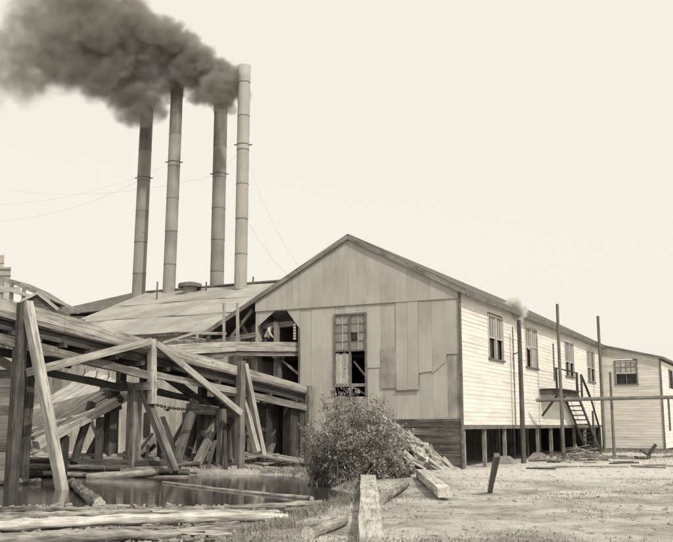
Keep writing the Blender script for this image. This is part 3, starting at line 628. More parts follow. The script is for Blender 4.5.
# slack chain between the middle bent and the cluster
ch = thing('slack_chain', 'rusty chain hanging slack between two trestle bents', 'chain', tre(175, 408, .1))
for k in range(24):
    t = (k + .5) / 24; x = 150 + 50 * t; y = 403 + 6 * t + 10 * t * (1 - t)
    if k == 7: log('shackle', ch, tre(x, y + 1, .1), tre(x + 3, y + 3, .1), .1, .06, 'iron', 6, 1)
    c = tre(x, y, .1); a = TT if k % 2 else TN; v, f = [], []
    d = (tre(x + 1, y + .2, .1) - c).normalized(); up = Vector((0, 0, 1)) if k % 2 else d.cross(Vector((0, 0, 1))).normalized()
    pts = [c + d * (math.cos(s * math.pi / 4) * .085) + up * (math.sin(s * math.pi / 4) * .05) for s in range(9)]
    tube('link', ch, pts, .017, 'iron', 5)

# ------------------------------------------------------------------ log chute out of the gable opening
cu = thing('lumber_chute', 'pale plank chute running level out of the gable opening then sloping away', 'chute', G(-10, -.5, 4.6))
c0, c1, c2 = gab(299.5, 347, .25), gab(236, 346.5, -1.6), at(160, 351, 38.6)
for nm, sgn in (('near', 0), ('far', 1)):
    for a, b in ((c0, c1), (c1, c2)):
        d = (b - a).normalized(); nn = Vector((-d.y, d.x, 0)).normalized(); nn = nn if nn.y > 0 else -nn; o = nn * 1.2 * sgn
        plank('side_board', cu, a + o + Vector((0, 0, .12)), b + o + Vector((0, 0, .12)), .22, .06, 'fresh', up=nn, seg=3); plank('side_board', cu, a + o - Vector((0, 0, .11)), b + o - Vector((0, 0, .11)), .2, .07, 'fresh', up=nn, seg=3)
        if not sgn:
            for k in range(3): oo = nn * (.2 + k * .4) - Vector((0, 0, .2)); plank('floor_board', cu, a + oo, b + oo, .39, .05, 'board')
            plank('stringer', cu, a + nn * .15 - Vector((0, 0, .33)), b + nn * .15 - Vector((0, 0, .33)), .2, .2, 'timber')
for x in (240, 274):
    q = gab(x, 356, -1.2 if x < 250 else -.3); plank('bearer', cu, q, q + LY * 2.0, .2, .18, 'fresh'); plank('post', cu, Vector((q.x, q.y, gz(q))) + LY * .5, q + LY * .5, .2, .2, 'timber', up=LY)
for x, x2 in ((224, 224), (238, 237.5)):
    plank('stake', cu, gab(x, 345, -.6), gab(x2, 303, -.6), .13, .1, 'fresh', up=-LY)
plank('handrail', cu, gab(226, 333.5, -.3), gab(194, 333, -.3), .13, .1, 'fresh', up=-LY); plank('handrail', cu, gab(194.5, 333, -.3), gab(163, 343, -.6), .13, .1, 'fresh', up=-LY)
plank('stake', cu, gab(197, 352, -.4), gab(197, 334, -.4), .1, .1, 'fresh', up=-LY)
for k in range(14):
    x = R.uniform(168, 232); q = gab(x, 344 - R.uniform(0, 4) + max(0, (190 - x) * .06), R.uniform(-.8, .6)); d = Vector((R.uniform(-1, 1), R.uniform(-.3, .3), R.uniform(-.08, .1)))
    tag(plank('loose_board', None, q, q + d * 1.4, R.uniform(.12, .22), .05, 'fresh' if k % 3 else 'board', seg=2), 'loose bright board lying on the chute deck' if k % 3 else 'loose grey board lying on the chute deck', 'board', 'loose boards on the chute deck')
for k in range(4):
    q = gab(170 + k * 18, 349 - k * .6, .2); plank('deck_board', cu, q + LY * -1.0, q + LY * 1.6, .9, .06, 'board')

# ------------------------------------------------------------------ worker in the opening
pw = gab(262, 322, -.0); base = Vector((pw.x, pw.y, 5.28)) + LY * .45
def skin(name, parent, joints, edges, m):
    me = bpy.data.meshes.new(name); me.from_pydata([j[0] for j in joints], edges, []); me.materials.append(M[m])
    o = link(name, me, parent, Matrix.Translation(base) @ Matrix.Rotation(-TH, 4, 'Z'))
    sk = o.modifiers.new('skin', 'SKIN'); sk.use_smooth_shade = True
    for i, j in enumerate(joints): me.skin_vertices[0].data[i].radius = (j[1], j[1] * (j[2] if len(j) > 2 else 1))
    me.skin_vertices[0].data[0].use_root = True
    ss = o.modifiers.new('sub', 'SUBSURF'); ss.levels = ss.render_levels = 2; return o
person = thing('person', 'worker in pale shirt and dark trousers bending over the chute in the gable opening', 'person', base, rz=-TH)
J = [((0, 0, .92), .15), ((.08, 0, 1.12), .15), ((.2, 0, 1.32), .16, 1.1), ((.3, 0, 1.44), .08), ((.38, -.01, 1.52), .065),
     ((.22, -.2, 1.36), .07), ((.34, -.26, 1.1), .055), ((.5, -.22, .9), .042), ((.22, .2, 1.36), .07), ((.36, .24, 1.1), .055), ((.52, .2, .92), .042),
     ((0, -.1, .85), .11), ((.06, -.12, .46), .075), ((0, -.13, .09), .055), ((.14, -.13, .04), .045), ((0, .1, .85), .11), ((.06, .13, .46), .075), ((-.02, .14, .09), .055), ((.12, .14, .04), .045)]
E_ = [(0, 1), (1, 2), (2, 3), (3, 4), (2, 5), (5, 6), (6, 7), (2, 8), (8, 9), (9, 10), (0, 11), (11, 12), (12, 13), (13, 14), (0, 15), (15, 16), (16, 17), (17, 18)]
body = skin('body', person, J, E_, 'cloth')
skin('trousers', person, [((0, 0, .95), .165), ((0, -.1, .85), .125), ((.06, -.12, .46), .09), ((0, -.13, .1), .075), ((0, .1, .85), .125), ((.06, .13, .46), .09), ((-.02, .14, .1), .075)], [(0, 1), (1, 2), (2, 3), (0, 4), (4, 5), (5, 6)], 'clothdark')
skin('head', person, [((.38, 0, 1.5), .07), ((.42, 0, 1.58), .1), ((.47, 0, 1.66), .1, .95), ((.49, 0, 1.7), .07)], [(0, 1), (1, 2), (2, 3)], 'skin')
skin('hat', person, [((.46, 0, 1.69), .15), ((.485, 0, 1.715), .12), ((.51, 0, 1.78), .1)], [(0, 1), (1, 2)], 'clothdark')
for sy in (-1, 1):
    h0 = Vector((.5, .21 * sy, .91)); js = [(tuple(h0), .035), (tuple(h0 + Vector((.06, -.01 * sy, -.05))), .038)]; es = [(0, 1)]
    for k in range(5):
        a = h0 + Vector((.1, (k - 2) * .02, -.08)); js += [(tuple(a), .011), (tuple(a + Vector((.03, 0, -.04 + .004 * abs(k - 2)))), .009)]; es += [(1, 2 + 2 * k), (2 + 2 * k, 3 + 2 * k)]
    skin('hand', person, js, es, 'skin')

# ------------------------------------------------------------------ inclined slide and left shed
sl = thing('timber_slide', 'sloping deck of long parallel timbers slanting down to the pond under the flume', 'slide', onz(45, 455, .3))
lo_a, lo_b = at(36, 445, 33.2), at(20, 418, 36.2)
hi_a, hi_b = at(136, 391, 37.6), at(92, 371, 40.0)
upn = (hi_a - lo_a).cross(lo_b - lo_a).normalized(); upn = upn if upn.z > 0 else -upn
plank('edge_timber', sl, lo_a, hi_a, .34, .3, 'timber_light', up=upn, seg=4)
for k in range(8):
    t = (k + .9) / 8.5; a, b = lo_a.lerp(lo_b, t), hi_a.lerp(hi_b, t)
    plank('deck_timber', sl, a + (b - a) * R.uniform(0, .06), b, .40 if k else .3, .16, 'timber_light' if k % 3 else 'fresh', up=upn, seg=4, jit=.018)
plank('bearer', sl, lo_a.lerp(hi_a, .25) - upn * .3, lo_b.lerp(hi_b, .25) - upn * .3, .22, .2, 'timber_dark', up=upn); plank('bearer', sl, lo_a.lerp(hi_a, .8) - upn * .3, lo_b.lerp(hi_b, .8) - upn * .3, .22, .2, 'timber_dark', up=upn)
for k in (.25, .6): a = lo_a.lerp(hi_a, k) - upn * .25; plank('post', sl, Vector((a.x, a.y, gz(a) - .2)), a, .26, .26, 'timber_dark', up=(0, -1, 0))
ls = thing('board_shed', 'grey board shed with a slanting roof edge at the end of the flume', 'shed', at(4, 470, 32.6))
for k in range(14):
    y = 374 + k * 9.2; plank('wall_board', ls, at(-40, y, 32.6), at(12.5 + R.uniform(-.6, .6), y, 32.6), .32, .05, 'backboard' if k % 4 else 'board', up=(0, -1, 0), jit=.01)
for k in range(6): plank('wall_board', ls, at(-32 + k * 8.2, 346 + k * 2.2, 34.5), at(-32 + k * 8.2, 374, 34.5), .29, .04, 'backboard', up=(0, -1, 0))
plank('roof_edge', ls, at(-30, 344, 32.3), at(24, 374, 32.3), .3, .1, 'board', up=(0, -1, 0)); plank('roof_deck', ls, at(-30, 345, 32.3) + Vector((0, .8, 0)), at(20, 373, 32.3) + Vector((0, .8, 0)), 1.5, .06, 'timber_dark', up=(.5, 0, 1))
plank('corner_post', ls, at(13.5, 492, 32.7), at(13.5, 374, 32.7), .2, .2, 'board', up=(0, -1, 0)); plank('corner_post', ls, at(22, 470, 34.4), at(22, 376, 34.4), .2, .16, 'timber', up=(0, -1, 0))

# ------------------------------------------------------------------ poles, rail, posts on the right
def pole(nm, lb, cat, px, yt, yb, base, r, m='trim', lean=0.0):
    b = Vector(base); d = ray(px, yt); t = b.y / d.y; z = HC + d.z * t
    return tag(log(nm, None, Vector((b.x, b.y, b.z - .2)), Vector((b.x + lean, b.y, z)), r, r * .8, m, 10, 6, .03, .02), lb, cat)
b = onz(522, 466, .12); pole('pole', 'thick bare pole standing close to the white wall between two windows', 'pole', 520, 320, 466, G(.6, sy_(521.5, 400, .6), .1), .13, 'timber_dark')
pole('pole', 'tall slim pole rising above the eave beside the stair landing', 'pole', 559, 304, 425, G(1.45, sy_(560, 370, 1.45), .1), .1)
pole('pole', 'tall slim pole standing in the angle between mill and wing', 'pole', 599, 316, 455, G(.6, sy_(600.5, 370, .6), .1), .12)
pst = at(614.5, 457, 53.1); pst.z = gh(pst.x, pst.y); pole('rail_post', 'thin post holding the long horizontal rail in front of the wing', 'post', 613.5, 372, 457, pst, .09)
tag(log('horizontal_rail', None, at(537, 400.3, 48.0), at(720, 396.5, 60), .105, .12, 'trim', 10, 8, .03, .04), 'long thin pole slung level across the stair and wing front', 'rail')
log('insulator_arm', None, G(.6, sy_(521.5, 400, .6), 5.6), G(.03, sy_(513, 354, 0), 5.6), .03, .03, 'iron', 6, 2); o = bpy.data.objects['insulator_arm']; tag(o, 'short iron bracket tying the thick pole to the white wall', 'bracket')
tag(plank('leaning_post', None, onz(489, 497, .0), at(497, 455, 24.6), .14, .12, 'trim', up=(0, -1, 0), seg=3, jit=.015), 'short square post leaning over in the open ground', 'post')

# ------------------------------------------------------------------ timbers on the near ground
def gp(x, y, dz=0): q = onz(x, y, .12); q.z = gz(q) + dz; return q
a, b = gp(368.5, 487, .14), gp(371.5, 560, .14)
tag(plank('squared_timber', None, a, b, .46, .34, 'fresh', w1=.36, seg=6, jit=.02), 'long pale squared timber lying end-on beside the pond', 'timber')
tag(log('short_log', None, gp(379, 506, .12), gp(405, 489, .12), .15, .13, 'barklight'), 'short grey log beside the long squared timber', 'log')
tag(plank('beam_offcut', None, gp(421, 483, .16), gp(445, 501, .2), .34, .24, 'fresh', seg=3, jit=.02), 'thick beam offcut propped on the bare ground by the bush', 'timber')
tag(log('bleached_log', None, gp(308, 539, .08), gp(344, 526, .1), .12, .1, 'barklight', endm='fresh'), 'short bleached log in the grass at the pond edge', 'log')
# floating logs
FL = [(-60, 510, 130, 508, .07, .06, 'barklight', 'slim grey log floating farthest out from the near bank'),
      (-60, 521, 322, 504.5, .10, .07, 'barklight', 'long rough grey log whose tip touches the grassy bank'),
      (-60, 534, 287, 519.5, .115, .09, 'peeled', 'long bright peeled log floating among the grey ones'),
      (-60, 516, 100, 513, .06, .06, 'bark', 'knotty dark log wedged against the long rough log'),
      (-70, 541, 262, 527.5, .09, .07, 'barklight', 'grey peeled log tight against the bright log'),
      (-60, 553, 180, 538.5, .11, .09, 'barklight', 'stout scarred log lying along the edge of the log raft'),
      (-60, 566, 150, 549, .1, .09, 'peeled', 'pale stout log beyond the scarred one at the raft edge'),
      (72, 484, 99, 508, .12, .15, 'bark', 'short log slanting out of the water beside the raking brace foot'),
      (55, 478, 175, 472.5, .16, .12, 'barklight', 'pale log lying along the far shore below the trestle'),
      (-20, 486, 40, 483, .1, .1, 'bark', 'dark stick floating at the foot of the board shed')]
for x0, y0, x1, y1, r0, r1, m, lb in FL:
    p0, p1 = onw(x0, y0), onw(x1, y1); p0.z, p1.z = r0 * .55, r1 * .55
    tag(log('floating_log', None, p0, p1, r0, r1, m, 14, 60, .26, .22, fq=2.6), lb, 'log', 'logs floating in the pond')
p0, p1 = onw(163, 483), onw(312, 500); tag(log('floating_pole', None, p0 + Vector((0, 0, .02)), p1 + Vector((0, 0, .03)), .045, .07, 'barklight', 8, 10, .15, .1), 'thin bent pole floating across open water', 'pole')
for k in range(24):                                      # broken slabs between the logs
    x, y = R.uniform(0, 250), R.uniform(508, 541); q = onw(x, y)
    if pond_sd(q.x, q.y) < .5: continue
    a = R.gauss(.05, .22); L = R.uniform(.5, 2.6); d = Vector((math.cos(a), math.sin(a), R.uniform(-.01, .01))); q.z = .035
    tag(plank('floating_board', None, q - d * L / 2, q + d * L / 2, R.uniform(.07, .2), R.uniform(.03, .06), ('barklight', 'peeled', 'board')[k % 3], seg=6, jit=.02, skew=.08), ('rough grey', 'bright peeled', 'flat weathered')[k % 3] + ' slab floating between the pond logs', 'slab', 'slabs floating in the pond')
# far-bank heap of dark logs and scrap
for k in range(30):
    x = R.uniform(22, 156); Yl = R.uniform(35.2, 37.6); a = R.uniform(-.25, .25) + .12; L = R.uniform(1.4, 4.2); d = Vector((math.cos(a), math.sin(a) * .5, R.uniform(-.05, .12)))
    q = Vector(((x - 336.5) / 913 * Yl, Yl, 0)); q.z = .08 + (k % 3) * .24 * (1 - abs(x - 100) / 110) + .12 * (Yl - 35.2)
    tag(log('bank_log', None, q - d * L / 2, q + d * L / 2, R.uniform(.1, .19), R.uniform(.08, .16), ('bark', 'timber_dark', 'bark', 'barklight')[k % 4], 9, 8, .16, endm='board'), 'pale barkless log in the log heap on the far bank' if k % 4 == 3 else 'dark weathered log in the log heap on the far bank', 'log', 'logs heaped on the far bank')
for k in range(70):
    x = R.uniform(30, 305); y = R.uniform(39.5, 44); X = (x - 336.5) / 913 * y
    if x > 262: y = R.uniform(38.6, 41)
    q = Vector(((x - 336.5) / 913 * y, y, 0)); q.z = gz(q) + R.uniform(.02, .25); a = R.uniform(-1, 1); L = R.uniform(.5, 2.0); d = Vector((math.cos(a), math.sin(a), R.uniform(-.12, .2)))
    tag(plank('scrap_board', None, q - d * L / 2, q + d * L / 2, R.uniform(.1, .26), R.uniform(.03, .08), ('fresh', 'board', 'timber_light', 'backboard')[k % 4], up=(R.uniform(-.3, .3), R.uniform(-.5, .1), 1)), ('bright fresh-sawn scrap board', 'grey weathered scrap board', 'pale brown scrap board', 'whitish old scrap board')[k % 4] + ' thrown down under the flume', 'board', 'scrap boards under the flume')
for k in range(16):
    x = R.uniform(95, 235); Yl = R.uniform(37.5, 41); q = Vector(((x - 336.5) / 913 * Yl, Yl, 0)); q.z = gz(q) - .05; t = q + Vector((R.uniform(-1.2, 1.2), R.uniform(-.2, .8), R.uniform(.8, 2.2)))
    tag(plank('leaning_board', None, q, t, R.uniform(.1, .22), .06, ('timber', 'board', 'timber_dark')[k % 3], up=TN, seg=3), ('brown', 'grey', 'blackened')[k % 3] + ' board leaning among the trestle legs', 'board', 'boards leaning among the trestle legs')
for k in range(9):
    a = onz(245 + k * 3, 468, .12); a.y = 39.3 + k * .25; a.z = gz(a) + .55 - k * .03; b = a + Vector((2.4 + R.uniform(-.3, .3), -.5, -.42 + R.uniform(-.05, .05)))
    tag(plank('sloping_board', None, a, b, .2, .06, 'timber_light' if k % 2 else 'board', seg=3), 'long slab sloping to the water beside the raking brace', 'board', 'slabs sloping to the water')
# heap of slabs against the gable
for k in range(150):
    u = R.random() ** .8; lx = -3.9 + 3.6 * u; top = 2.35 * (1 - u) ** .95 + .14; z = max(.14, top * (1 - .75 * R.random() ** 2.5)); ly = -.25 - (1 - z / max(top, .2)) * .9 - R.uniform(0, .3)
    d = (LX * R.uniform(.5, 1) + Vector((0, 0, -.5 + R.uniform(-.45, .35))) + LY * R.uniform(-.5, .5)).normalized(); L = R.uniform(.5, 1.15); q = G(lx, ly, z + .05)
    p0, p1 = q - d * L / 2, q + d * L / 2
    p0.z = max(p0.z, .14); p1.z = max(p1.z, .14)
    if max((p0 - C0).dot(LY), (p1 - C0).dot(LY)) > -.16: sh = LY * (-.16 - max((p0 - C0).dot(LY), (p1 - C0).dot(LY))); p0 += sh; p1 += sh
    tag(plank('firewood_piece', None, p0, p1, R.uniform(.07, .19), R.uniform(.035, .08), ('fresh', 'peeled', 'timber_light', 'board', 'fresh')[k % 5], up=(R.uniform(-1, 1), -1, R.uniform(.2, 1)), jit=.02), 'split wood slab in the heap against the iron gable', 'firewood', 'slabs heaped against the gable')
# loose stuff by the far wall on the right
for k in range(46):
    c = onz(580, 461, .12); q = c + Vector((R.gauss(0, .9), R.gauss(0, .8), 0)); hgt = .75 * math.exp(-((q.x - c.x) ** 2 + (q.y - c.y) ** 2) / 1.6)
    q.z = gz(q) + R.uniform(.03, .1 + hgt); a = R.uniform(0, 6.3); d = Vector((math.cos(a), math.sin(a), R.uniform(-.35, .35))); L = R.uniform(.6, 1.7); p0, p1 = q - d * L / 2, q + d * L / 2
    p0.z = max(p0.z, gz(p0) + .03); p1.z = max(p1.z, gz(p1) + .03)
    tag(log('brush_stick', None, p0, p1, .035, .02, 'barklight' if k % 2 else 'twig', 6, 3, .1), ('bleached' if k % 2 else 'brown') + ' stick in the brush heap at the foot of the stair', 'stick', 'sticks in the brush heap')
for k in range(26):
    q = onz(R.uniform(530, 672), R.uniform(455, 470), .12); q.z = gz(q) + .06; a = R.uniform(-.5, .5); d = Vector((math.cos(a), math.sin(a), R.uniform(-.02, .04))); L = R.uniform(.5, 2.2)
    tag(plank('yard_scrap', None, q - d * L / 2, q + d * L / 2, R.uniform(.08, .2), .06, ('timber_dark', 'board', 'timber')[k % 3]), ('dark', 'pale grey', 'mid brown')[k % 3] + ' scrap stick lying in the yard before the wing', 'scrap', 'scrap lying in the yard')
st = thing('stump_snag', 'small dark forked snag sticking up from the yard mound before the wing', 'stump', gp(648, 462))
b = gp(648, 462); tube('stem', st, [b - Vector((0, 0, .1)), b + Vector((.1, 0, .3)), b + Vector((.45, 0, .75))], .09, 'timber_dark', 7); tube('stem', st, [b + Vector((.05, 0, .2)), b + Vector((-.35, .1, .5))], .06, 'timber_dark', 7); tube('stem', st, [b, b + Vector((-.7, -.1, .12))], .07, 'timber_dark', 7)

# ------------------------------------------------------------------ leaves, grass, litter
def leaf_mesh(name, items, m):
    """items: (pos, dir, side, length, width) diamonds"""
    v, f = [], []
    for p, d, s, L, W in items:
        i = len(v); v += [p, p + d * L * .45 + s * W, p + d * L, p + d * L * .45 - s * W]; f.append((i, i + 1, i + 2, i + 3))
    return mesh(name, v, f, m)
def rv(): 
    while True:
        q = Vector((R.uniform(-1, 1), R.uniform(-1, 1), R.uniform(-1, 1)))
        if .01 < q.length < 1: return q.normalized()
def bush(name, lb, c, rx, ry, h, nst, nleaf, lsz, cat='bush', group=None):
    root = thing(name, lb, cat, c, group); tips = []
    bv, bf = [], []
    def seg(p, q, r0, r1):
        d = (q - p).normalized(); a = d.orthogonal().normalized(); b = d.cross(a); i = len(bv)
        for pt, r in ((p, r0), (q, r1)):
            for j in range(4): t = j * math.pi / 2; bv.append(pt - c + a * math.cos(t) * r + b * math.sin(t) * r)
        for j in range(4): bf.append((i + j, i + (j + 1) % 4, i + 4 + (j + 1) % 4, i + 4 + j))
    for s in range(nst):
        an = R.uniform(0, 6.3); rad = R.random() ** .5; tgt = c + Vector((math.cos(an) * rx * rad, math.sin(an) * ry * rad, h * (1 - .55 * rad ** 2) * R.uniform(.5, 1.0) * (1 + .28 * noise.noise((math.cos(an) * 1.7, math.sin(an) * 1.7, c.x)))))
        p = c + Vector((R.uniform(-.4, .4) * rx, R.uniform(-.3, .3) * ry, -.05)); ctrl = p.lerp(tgt, .5) + Vector((0, 0, .18 * h)); pts = []
        for k in range(7): t = k / 6; pts.append(p * (1 - t) ** 2 + ctrl * 2 * t * (1 - t) + tgt * t * t + rv() * .05 * h * .3)
        for k in range(6):
            seg(pts[k], pts[k + 1], .022 * (1 - k / 7) + .004, .022 * (1 - (k + 1) / 7) + .004); 
            if k >= 1:
                for _ in range(2 + (k > 3)):
                    e_ = pts[k] + (rv() + Vector((0, 0, .5))).normalized() * h * R.uniform(.06, .17); seg(pts[k], e_, .008, .003); tips.append((pts[k], e_))
    link('branch_frame', mesh('branch_frame', bv, bf, 'twig'), root, Matrix.Translation(c))
    it = []
    per = max(1, nleaf // len(tips))
    for p, e_ in tips:
        for _ in range(per):
            q = p.lerp(e_, R.uniform(.15, 1.1)) + rv() * .05; 
            if q.z < c.z + .03: continue
            d = (rv() + (e_ - p).normalized() * .8 + Vector((0, 0, .3))).normalized(); s = d.cross(rv()).normalized(); L = lsz * R.choice((.6, .8, 1.0, 1.5)); it.append((q - c, d, s, L, L * .27))
    link('foliage', leaf_mesh('foliage', it, 'leaf'), root, Matrix.Translation(c)); return root
bb = onz(352, 486, .15)
bush('willow_bush', 'large leafy willow bush at the end of the pond before the gable', Vector((.7, 29.9, .05)), 2.05, 1.3, 3.45, 125, 21000, .07)
bush('low_bush', 'low spreading bush half under the flume end beside the big bush', Vector((-.6, 31.2, .0)), 1.0, .8, 1.75, 40, 5200, .065)
bush('weed_clump', 'small weedy clump at the water edge right of the big bush', Vector((2.1, 30.4, .2)), .7, .6, .8, 24, 2600, .09)
# grass blades
gi = []
def blades(x, y, n, spread, h0, h1):
    for _ in range(n):
        px, py = x + R.gauss(0, spread), y + R.gauss(0, spread); z = gh(px, py)
        if z < .0: continue
        d = (Vector((R.gauss(0, .45), R.gauss(0, .45), 1))).normalized(); s = d.cross(rv()).normalized(); L = R.uniform(h0, h1); gi.append((Vector((px, py, z - .01)), d, s, L, .006 + .004 * R.random() + y * .00012))
for k in range(1500):
    y = 13 + 24 * R.random() ** 1.25; x = R.uniform(-.42, .42) * y
    if pond_sd(x, y) > .3: continue
    dens = noise.noise((x * .45, y * .3, 9)) + (.35 if x < 2.2 and y < 30 else 0)
    if dens < .2: continue
    blades(x, y, int(8 + 40 * (dens - .2)), .3, .02, .10)
for k in range(420):                                      # longer fringe at the pond edge
    i = R.randrange(4, 13); (x0, y0), (x1, y1) = POND[i], POND[i + 1]; t = R.random(); x, y = x0 + (x1 - x0) * t + R.uniform(-.2, .8), y0 + (y1 - y0) * t
    blades(x, y, 12, .12, .1, .28)
for k in range(160): blades(R.uniform(15, 24), R.uniform(42, 52), 10, .3, .1, .35)
for k in range(120): q = G(R.uniform(.2, 5), R.uniform(26, 31), 0); blades(q.x, q.y, 9, .3, .1, .4)
go = link('grass', leaf_mesh('grass', gi, 'grass')); tag(go, 'dry grass growing over the yard and pond edge', 'grass', kind='stuff')
cv, cf = [], []
def chip(p, L, W, T):
    a = R.uniform(0, 6.3); x = Vector((math.cos(a), math.sin(a), R.uniform(-.2, .2))) * L / 2; y = Vector((-math.sin(a), math.cos(a), R.uniform(-.3, .3))) * W / 2; z = Vector((0, 0, T)); i = len(cv)
    for s in (0, 1):
        for u, v in ((-1, -1), (1, -1), (1, 1), (-1, 1)): cv.append(p + x * u * R.uniform(.7, 1) + y * v * R.uniform(.7, 1) + z * s)
    cf.extend([(i + 4, i + 5, i + 6, i + 7), (i, i + 1, i + 5, i + 4), (i + 1, i + 2, i + 6, i + 5), (i + 2, i + 3, i + 7, i + 6), (i + 3, i, i + 4, i + 7)])
for k in range(1700):
    y = 13 + 34 * R.random() ** 1.1; x = R.uniform(-.42, .46) * y; z = gh(x, y)
    if z < .03: continue
    chip(Vector((x, y, z - .01)), R.uniform(.05, .22) * (1.6 if R.random() < .06 else 1), R.uniform(.02, .08), R.uniform(.01, .035))
for k in range(2600):
    y = R.uniform(38.6, 45.5); x = R.uniform(-14, 0); z = gh(x, y); 
    if z > .03: chip(Vector((x, y, z)), R.uniform(.1, .4), R.uniform(.04, .12), R.uniform(.03, .12))
for k in range(900):                                      # bark and slivers drifting between the floating logs
    y = R.uniform(14.5, 23.5); x = R.uniform(-.42, -.05) * y
    if gh(x, y) < -.02: chip(Vector((x, y, -.01)), R.uniform(.06, .35), R.uniform(.02, .07), R.uniform(.02, .05))
tag(link('chips', mesh('chips', cv, cf, 'chip')), 'wood chips and bark litter strewn over the yard', 'wood chips', kind='stuff')

# ------------------------------------------------------------------ smoke
SM = [(242, 88, 9), (240, 98, 9), (233, 84, 12), (228, 98, 13), (220, 106, 9), (216, 82, 18), (205, 74, 20), (224, 72, 12), (196, 62, 22), (186, 74, 18), (178, 52, 24), (165, 66, 22), (160, 42, 26), (168, 86, 12), (158, 96, 12), (150, 108, 13), (143, 118, 12), (134, 112, 13), (170, 94, 12), (180, 88, 10), (128, 94, 17), (142, 92, 16), (150, 78, 20),
      (120, 78, 24), (135, 58, 26), (140, 30, 26), (112, 52, 28), (100, 70, 22), (90, 46, 28), (84, 62, 22), (116, 22, 26), (70, 40, 28), (62, 60, 22), (90, 18, 26), (48, 48, 27), (40, 68, 20), (62, 18, 24), (28, 52, 26), (20, 72, 20), (30, 26, 22), (5, 60, 28), (-5, 78, 22), (-18, 55, 30), (-40, 60, 32), (-65, 50, 34), (100, -4, 22), (70, -6, 22), (40, 0, 20)]
pts, rad = [], []
for x, y, r in SM:
    Y = 62.5 + (250 - x) * .012
    for k in range(9):
        q = at(x, y, Y); s = r * .0695; o = rv() * s * R.uniform(.2, .75); o.y *= .8
        pts.append(q + o); rad.append(s * R.uniform(.5, .8))
for t in TOPS[:3]:
    for k in range(5): pts.append(t + Vector((-.10 * k * k, 0, .75 + .3 * k))); rad.append(.5 + .12 * k)
for k in range(6): pts.append(TOPS[3] + Vector((-.35 * k, .3, .55 - .22 * k))); rad.append(.42 + .12 * k)
def plume(name, label, cat, pts, rad, colr, dens, edge, fs=1.0, RES=.11, pad=2.2):
    lo = Vector([min(p[i] - pad for p in pts) for i in range(3)]); hi = Vector([max(p[i] + pad for p in pts) for i in range(3)])
    ctr = (lo + hi) / 2
    me = bpy.data.meshes.new(name); me.from_pydata([p - ctr for p in pts], [], [])
    at_ = me.attributes.new('rad', 'FLOAT', 'POINT'); at_.data.foreach_set('value', rad)
    sm = link(name, me, None, Matrix.Translation(ctr)); tag(sm, label, cat, kind='stuff')
    ng = bpy.data.node_groups.new('smoke_density', 'GeometryNodeTree')
    ng.interface.new_socket('Geometry', in_out='INPUT', socket_type='NodeSocketGeometry'); ng.interface.new_socket('Geometry', in_out='OUTPUT', socket_type='NodeSocketGeometry')
    gin, gout = N(ng, 'NodeGroupInput'), N(ng, 'NodeGroupOutput')
    vc = N(ng, 'GeometryNodeVolumeCube'); vc.inputs['Min'].default_value = lo - ctr; vc.inputs['Max'].default_value = hi - ctr
    for i, nm in enumerate(('Resolution X', 'Resolution Y', 'Resolution Z')): vc.inputs[nm].default_value = int((hi - lo)[i] / RES)
    pos = N(ng, 'GeometryNodeInputPosition')
    def warp(src, sc, amp, det):
        q = N(ng, 'ShaderNodeTexNoise'); q.inputs['Scale'].default_value = sc; q.inputs['Detail'].default_value = det; mpv = N(ng, 'ShaderNodeVectorMath', operation='MULTIPLY'); ng.links.new(pos.outputs[0], mpv.inputs[0]); mpv.inputs[1].default_value = (.6, 1, 1); ng.links.new(mpv.outputs[0], q.inputs['Vector'])
        s = N(ng, 'ShaderNodeVectorMath', operation='SUBTRACT'); ng.links.new(q.outputs['Color'], s.inputs[0]); s.inputs[1].default_value = (.5, .5, .5)
        a = N(ng, 'ShaderNodeVectorMath', operation='MULTIPLY_ADD'); ng.links.new(s.outputs[0], a.inputs[0]); a.inputs[1].default_value = (amp,) * 3; ng.links.new(src, a.inputs[2]); return a.outputs[0]
    wp = warp(warp(pos.outputs[0], .55 * fs, 1.5 / fs, 2), 1.7 * fs, 1.0 / fs, 5)
    sn = N(ng, 'GeometryNodeSampleNearest', domain='POINT'); ng.links.new(gin.outputs[0], sn.inputs[0]); ng.links.new(wp, sn.inputs['Sample Position'])
    def samp(ty, src):
        q = N(ng, 'GeometryNodeSampleIndex', data_type=ty, domain='POINT'); ng.links.new(gin.outputs[0], q.inputs[0]); ng.links.new(src, q.inputs['Value']); ng.links.new(sn.outputs[0], q.inputs['Index']); return q.outputs[0]
    na = N(ng, 'GeometryNodeInputNamedAttribute', data_type='FLOAT'); na.inputs[0].default_value = 'rad'
    cpos, crad = samp('FLOAT_VECTOR', pos.outputs[0]), samp('FLOAT', na.outputs[0])
    ds = N(ng, 'ShaderNodeVectorMath', operation='DISTANCE'); ng.links.new(wp, ds.inputs[0]); ng.links.new(cpos, ds.inputs[1])
    dv = N(ng, 'ShaderNodeMath', operation='DIVIDE'); ng.links.new(ds.outputs['Value'], dv.inputs[0]); ng.links.new(crad, dv.inputs[1])
    mr = N(ng, 'ShaderNodeMapRange', interpolation_type='SMOOTHSTEP'); ng.links.new(dv.outputs[0], mr.inputs[0]); mr.inputs[1].default_value = edge[0]; mr.inputs[2].default_value = edge[1]; EDGE = mr
    # thins out as it drifts away from the stacks
    sx = N(ng, 'ShaderNodeSeparateXYZ'); ng.links.new(pos.outputs[0], sx.inputs[0])
    tr = N(ng, 'ShaderNodeMapRange'); ng.links.new(sx.outputs[0], tr.inputs[0]); tr.inputs[1].default_value = -27 - ctr.x; tr.inputs[2].default_value = -8 - ctr.x; tr.inputs[3].default_value = .12; tr.inputs[4].default_value = 1.0
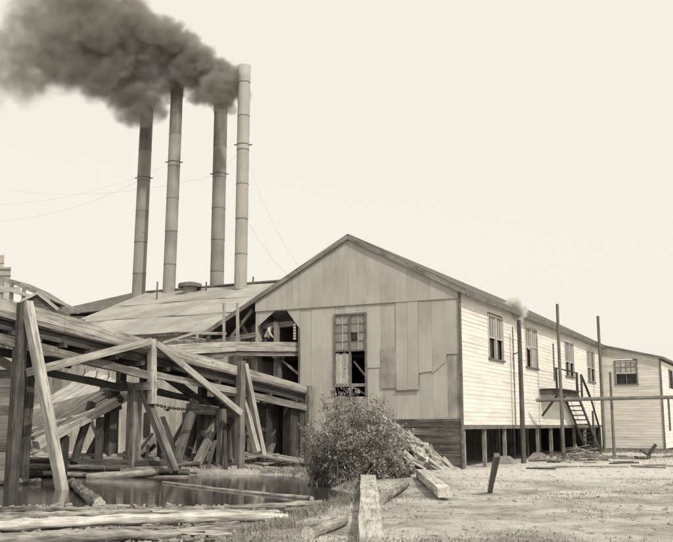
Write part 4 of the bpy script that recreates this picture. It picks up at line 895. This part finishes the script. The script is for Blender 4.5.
    te = N(ng, 'ShaderNodeMapRange'); ng.links.new(sx.outputs[0], te.inputs[0]); te.inputs[1].default_value = -26 - ctr.x; te.inputs[2].default_value = -12 - ctr.x; te.inputs[3].default_value = edge[0] * 1.5; te.inputs[4].default_value = edge[0]; ng.links.new(te.outputs[0], EDGE.inputs[1])
    nd = N(ng, 'ShaderNodeTexNoise'); nd.inputs['Scale'].default_value = .9 * fs; nd.inputs['Detail'].default_value = 5; ng.links.new(pos.outputs[0], nd.inputs['Vector'])
    nr = N(ng, 'ShaderNodeMapRange'); ng.links.new(nd.outputs[0], nr.inputs[0]); nr.inputs[1].default_value = .3; nr.inputs[2].default_value = .65; nr.inputs[3].default_value = .03; nr.inputs[4].default_value = 1.0
    m1 = N(ng, 'ShaderNodeMath', operation='MULTIPLY'); ng.links.new(mr.outputs[0], m1.inputs[0]); ng.links.new(tr.outputs[0], m1.inputs[1])
    m2 = N(ng, 'ShaderNodeMath', operation='MULTIPLY'); ng.links.new(m1.outputs[0], m2.inputs[0]); ng.links.new(nr.outputs[0], m2.inputs[1])
    ng.links.new(m2.outputs[0], vc.inputs['Density'])
    smm = bpy.data.materials.new(name); smm.use_nodes = True; n = smm.node_tree; n.nodes.clear()
    pvn = N(n, 'ShaderNodeVolumePrincipled'); pvn.inputs['Color'].default_value = colr; pvn.inputs['Density'].default_value = dens; pvn.inputs['Anisotropy'].default_value = .2
    oo = N(n, 'ShaderNodeOutputMaterial'); n.links.new(pvn.outputs[0], oo.inputs['Volume'])
    smt = N(ng, 'GeometryNodeSetMaterial'); smt.inputs['Material'].default_value = smm
    ng.links.new(vc.outputs[0], smt.inputs[0]); ng.links.new(smt.outputs[0], gout.inputs[0])
    me.materials.append(smm)
    md = sm.modifiers.new('smoke', 'NODES'); md.node_group = ng
plume('smoke_plume', 'dark smoke billowing from the smokestacks and drifting away', 'smoke', pts, rad, S(.47), 3.5, (1.42, .85))
sp_, sr_ = [], []
for x, y, r in ((519, 317, 3.5), (516, 314, 5), (512, 312, 6), (507, 311, 6), (521, 311, 5), (516, 306, 6)):
    for k in range(5): q = at(x, y, 46.5); s_ = r * .051; sp_.append(q + rv() * s_ * .6); sr_.append(s_ * R.uniform(.5, .8))
plume('steam_puff', 'small white steam puff at the top of the thick pole under the eave', 'steam', sp_, sr_, (.99, .97, .92, 1), 16.0, (1.8, .6), 3.0, .05, .6)
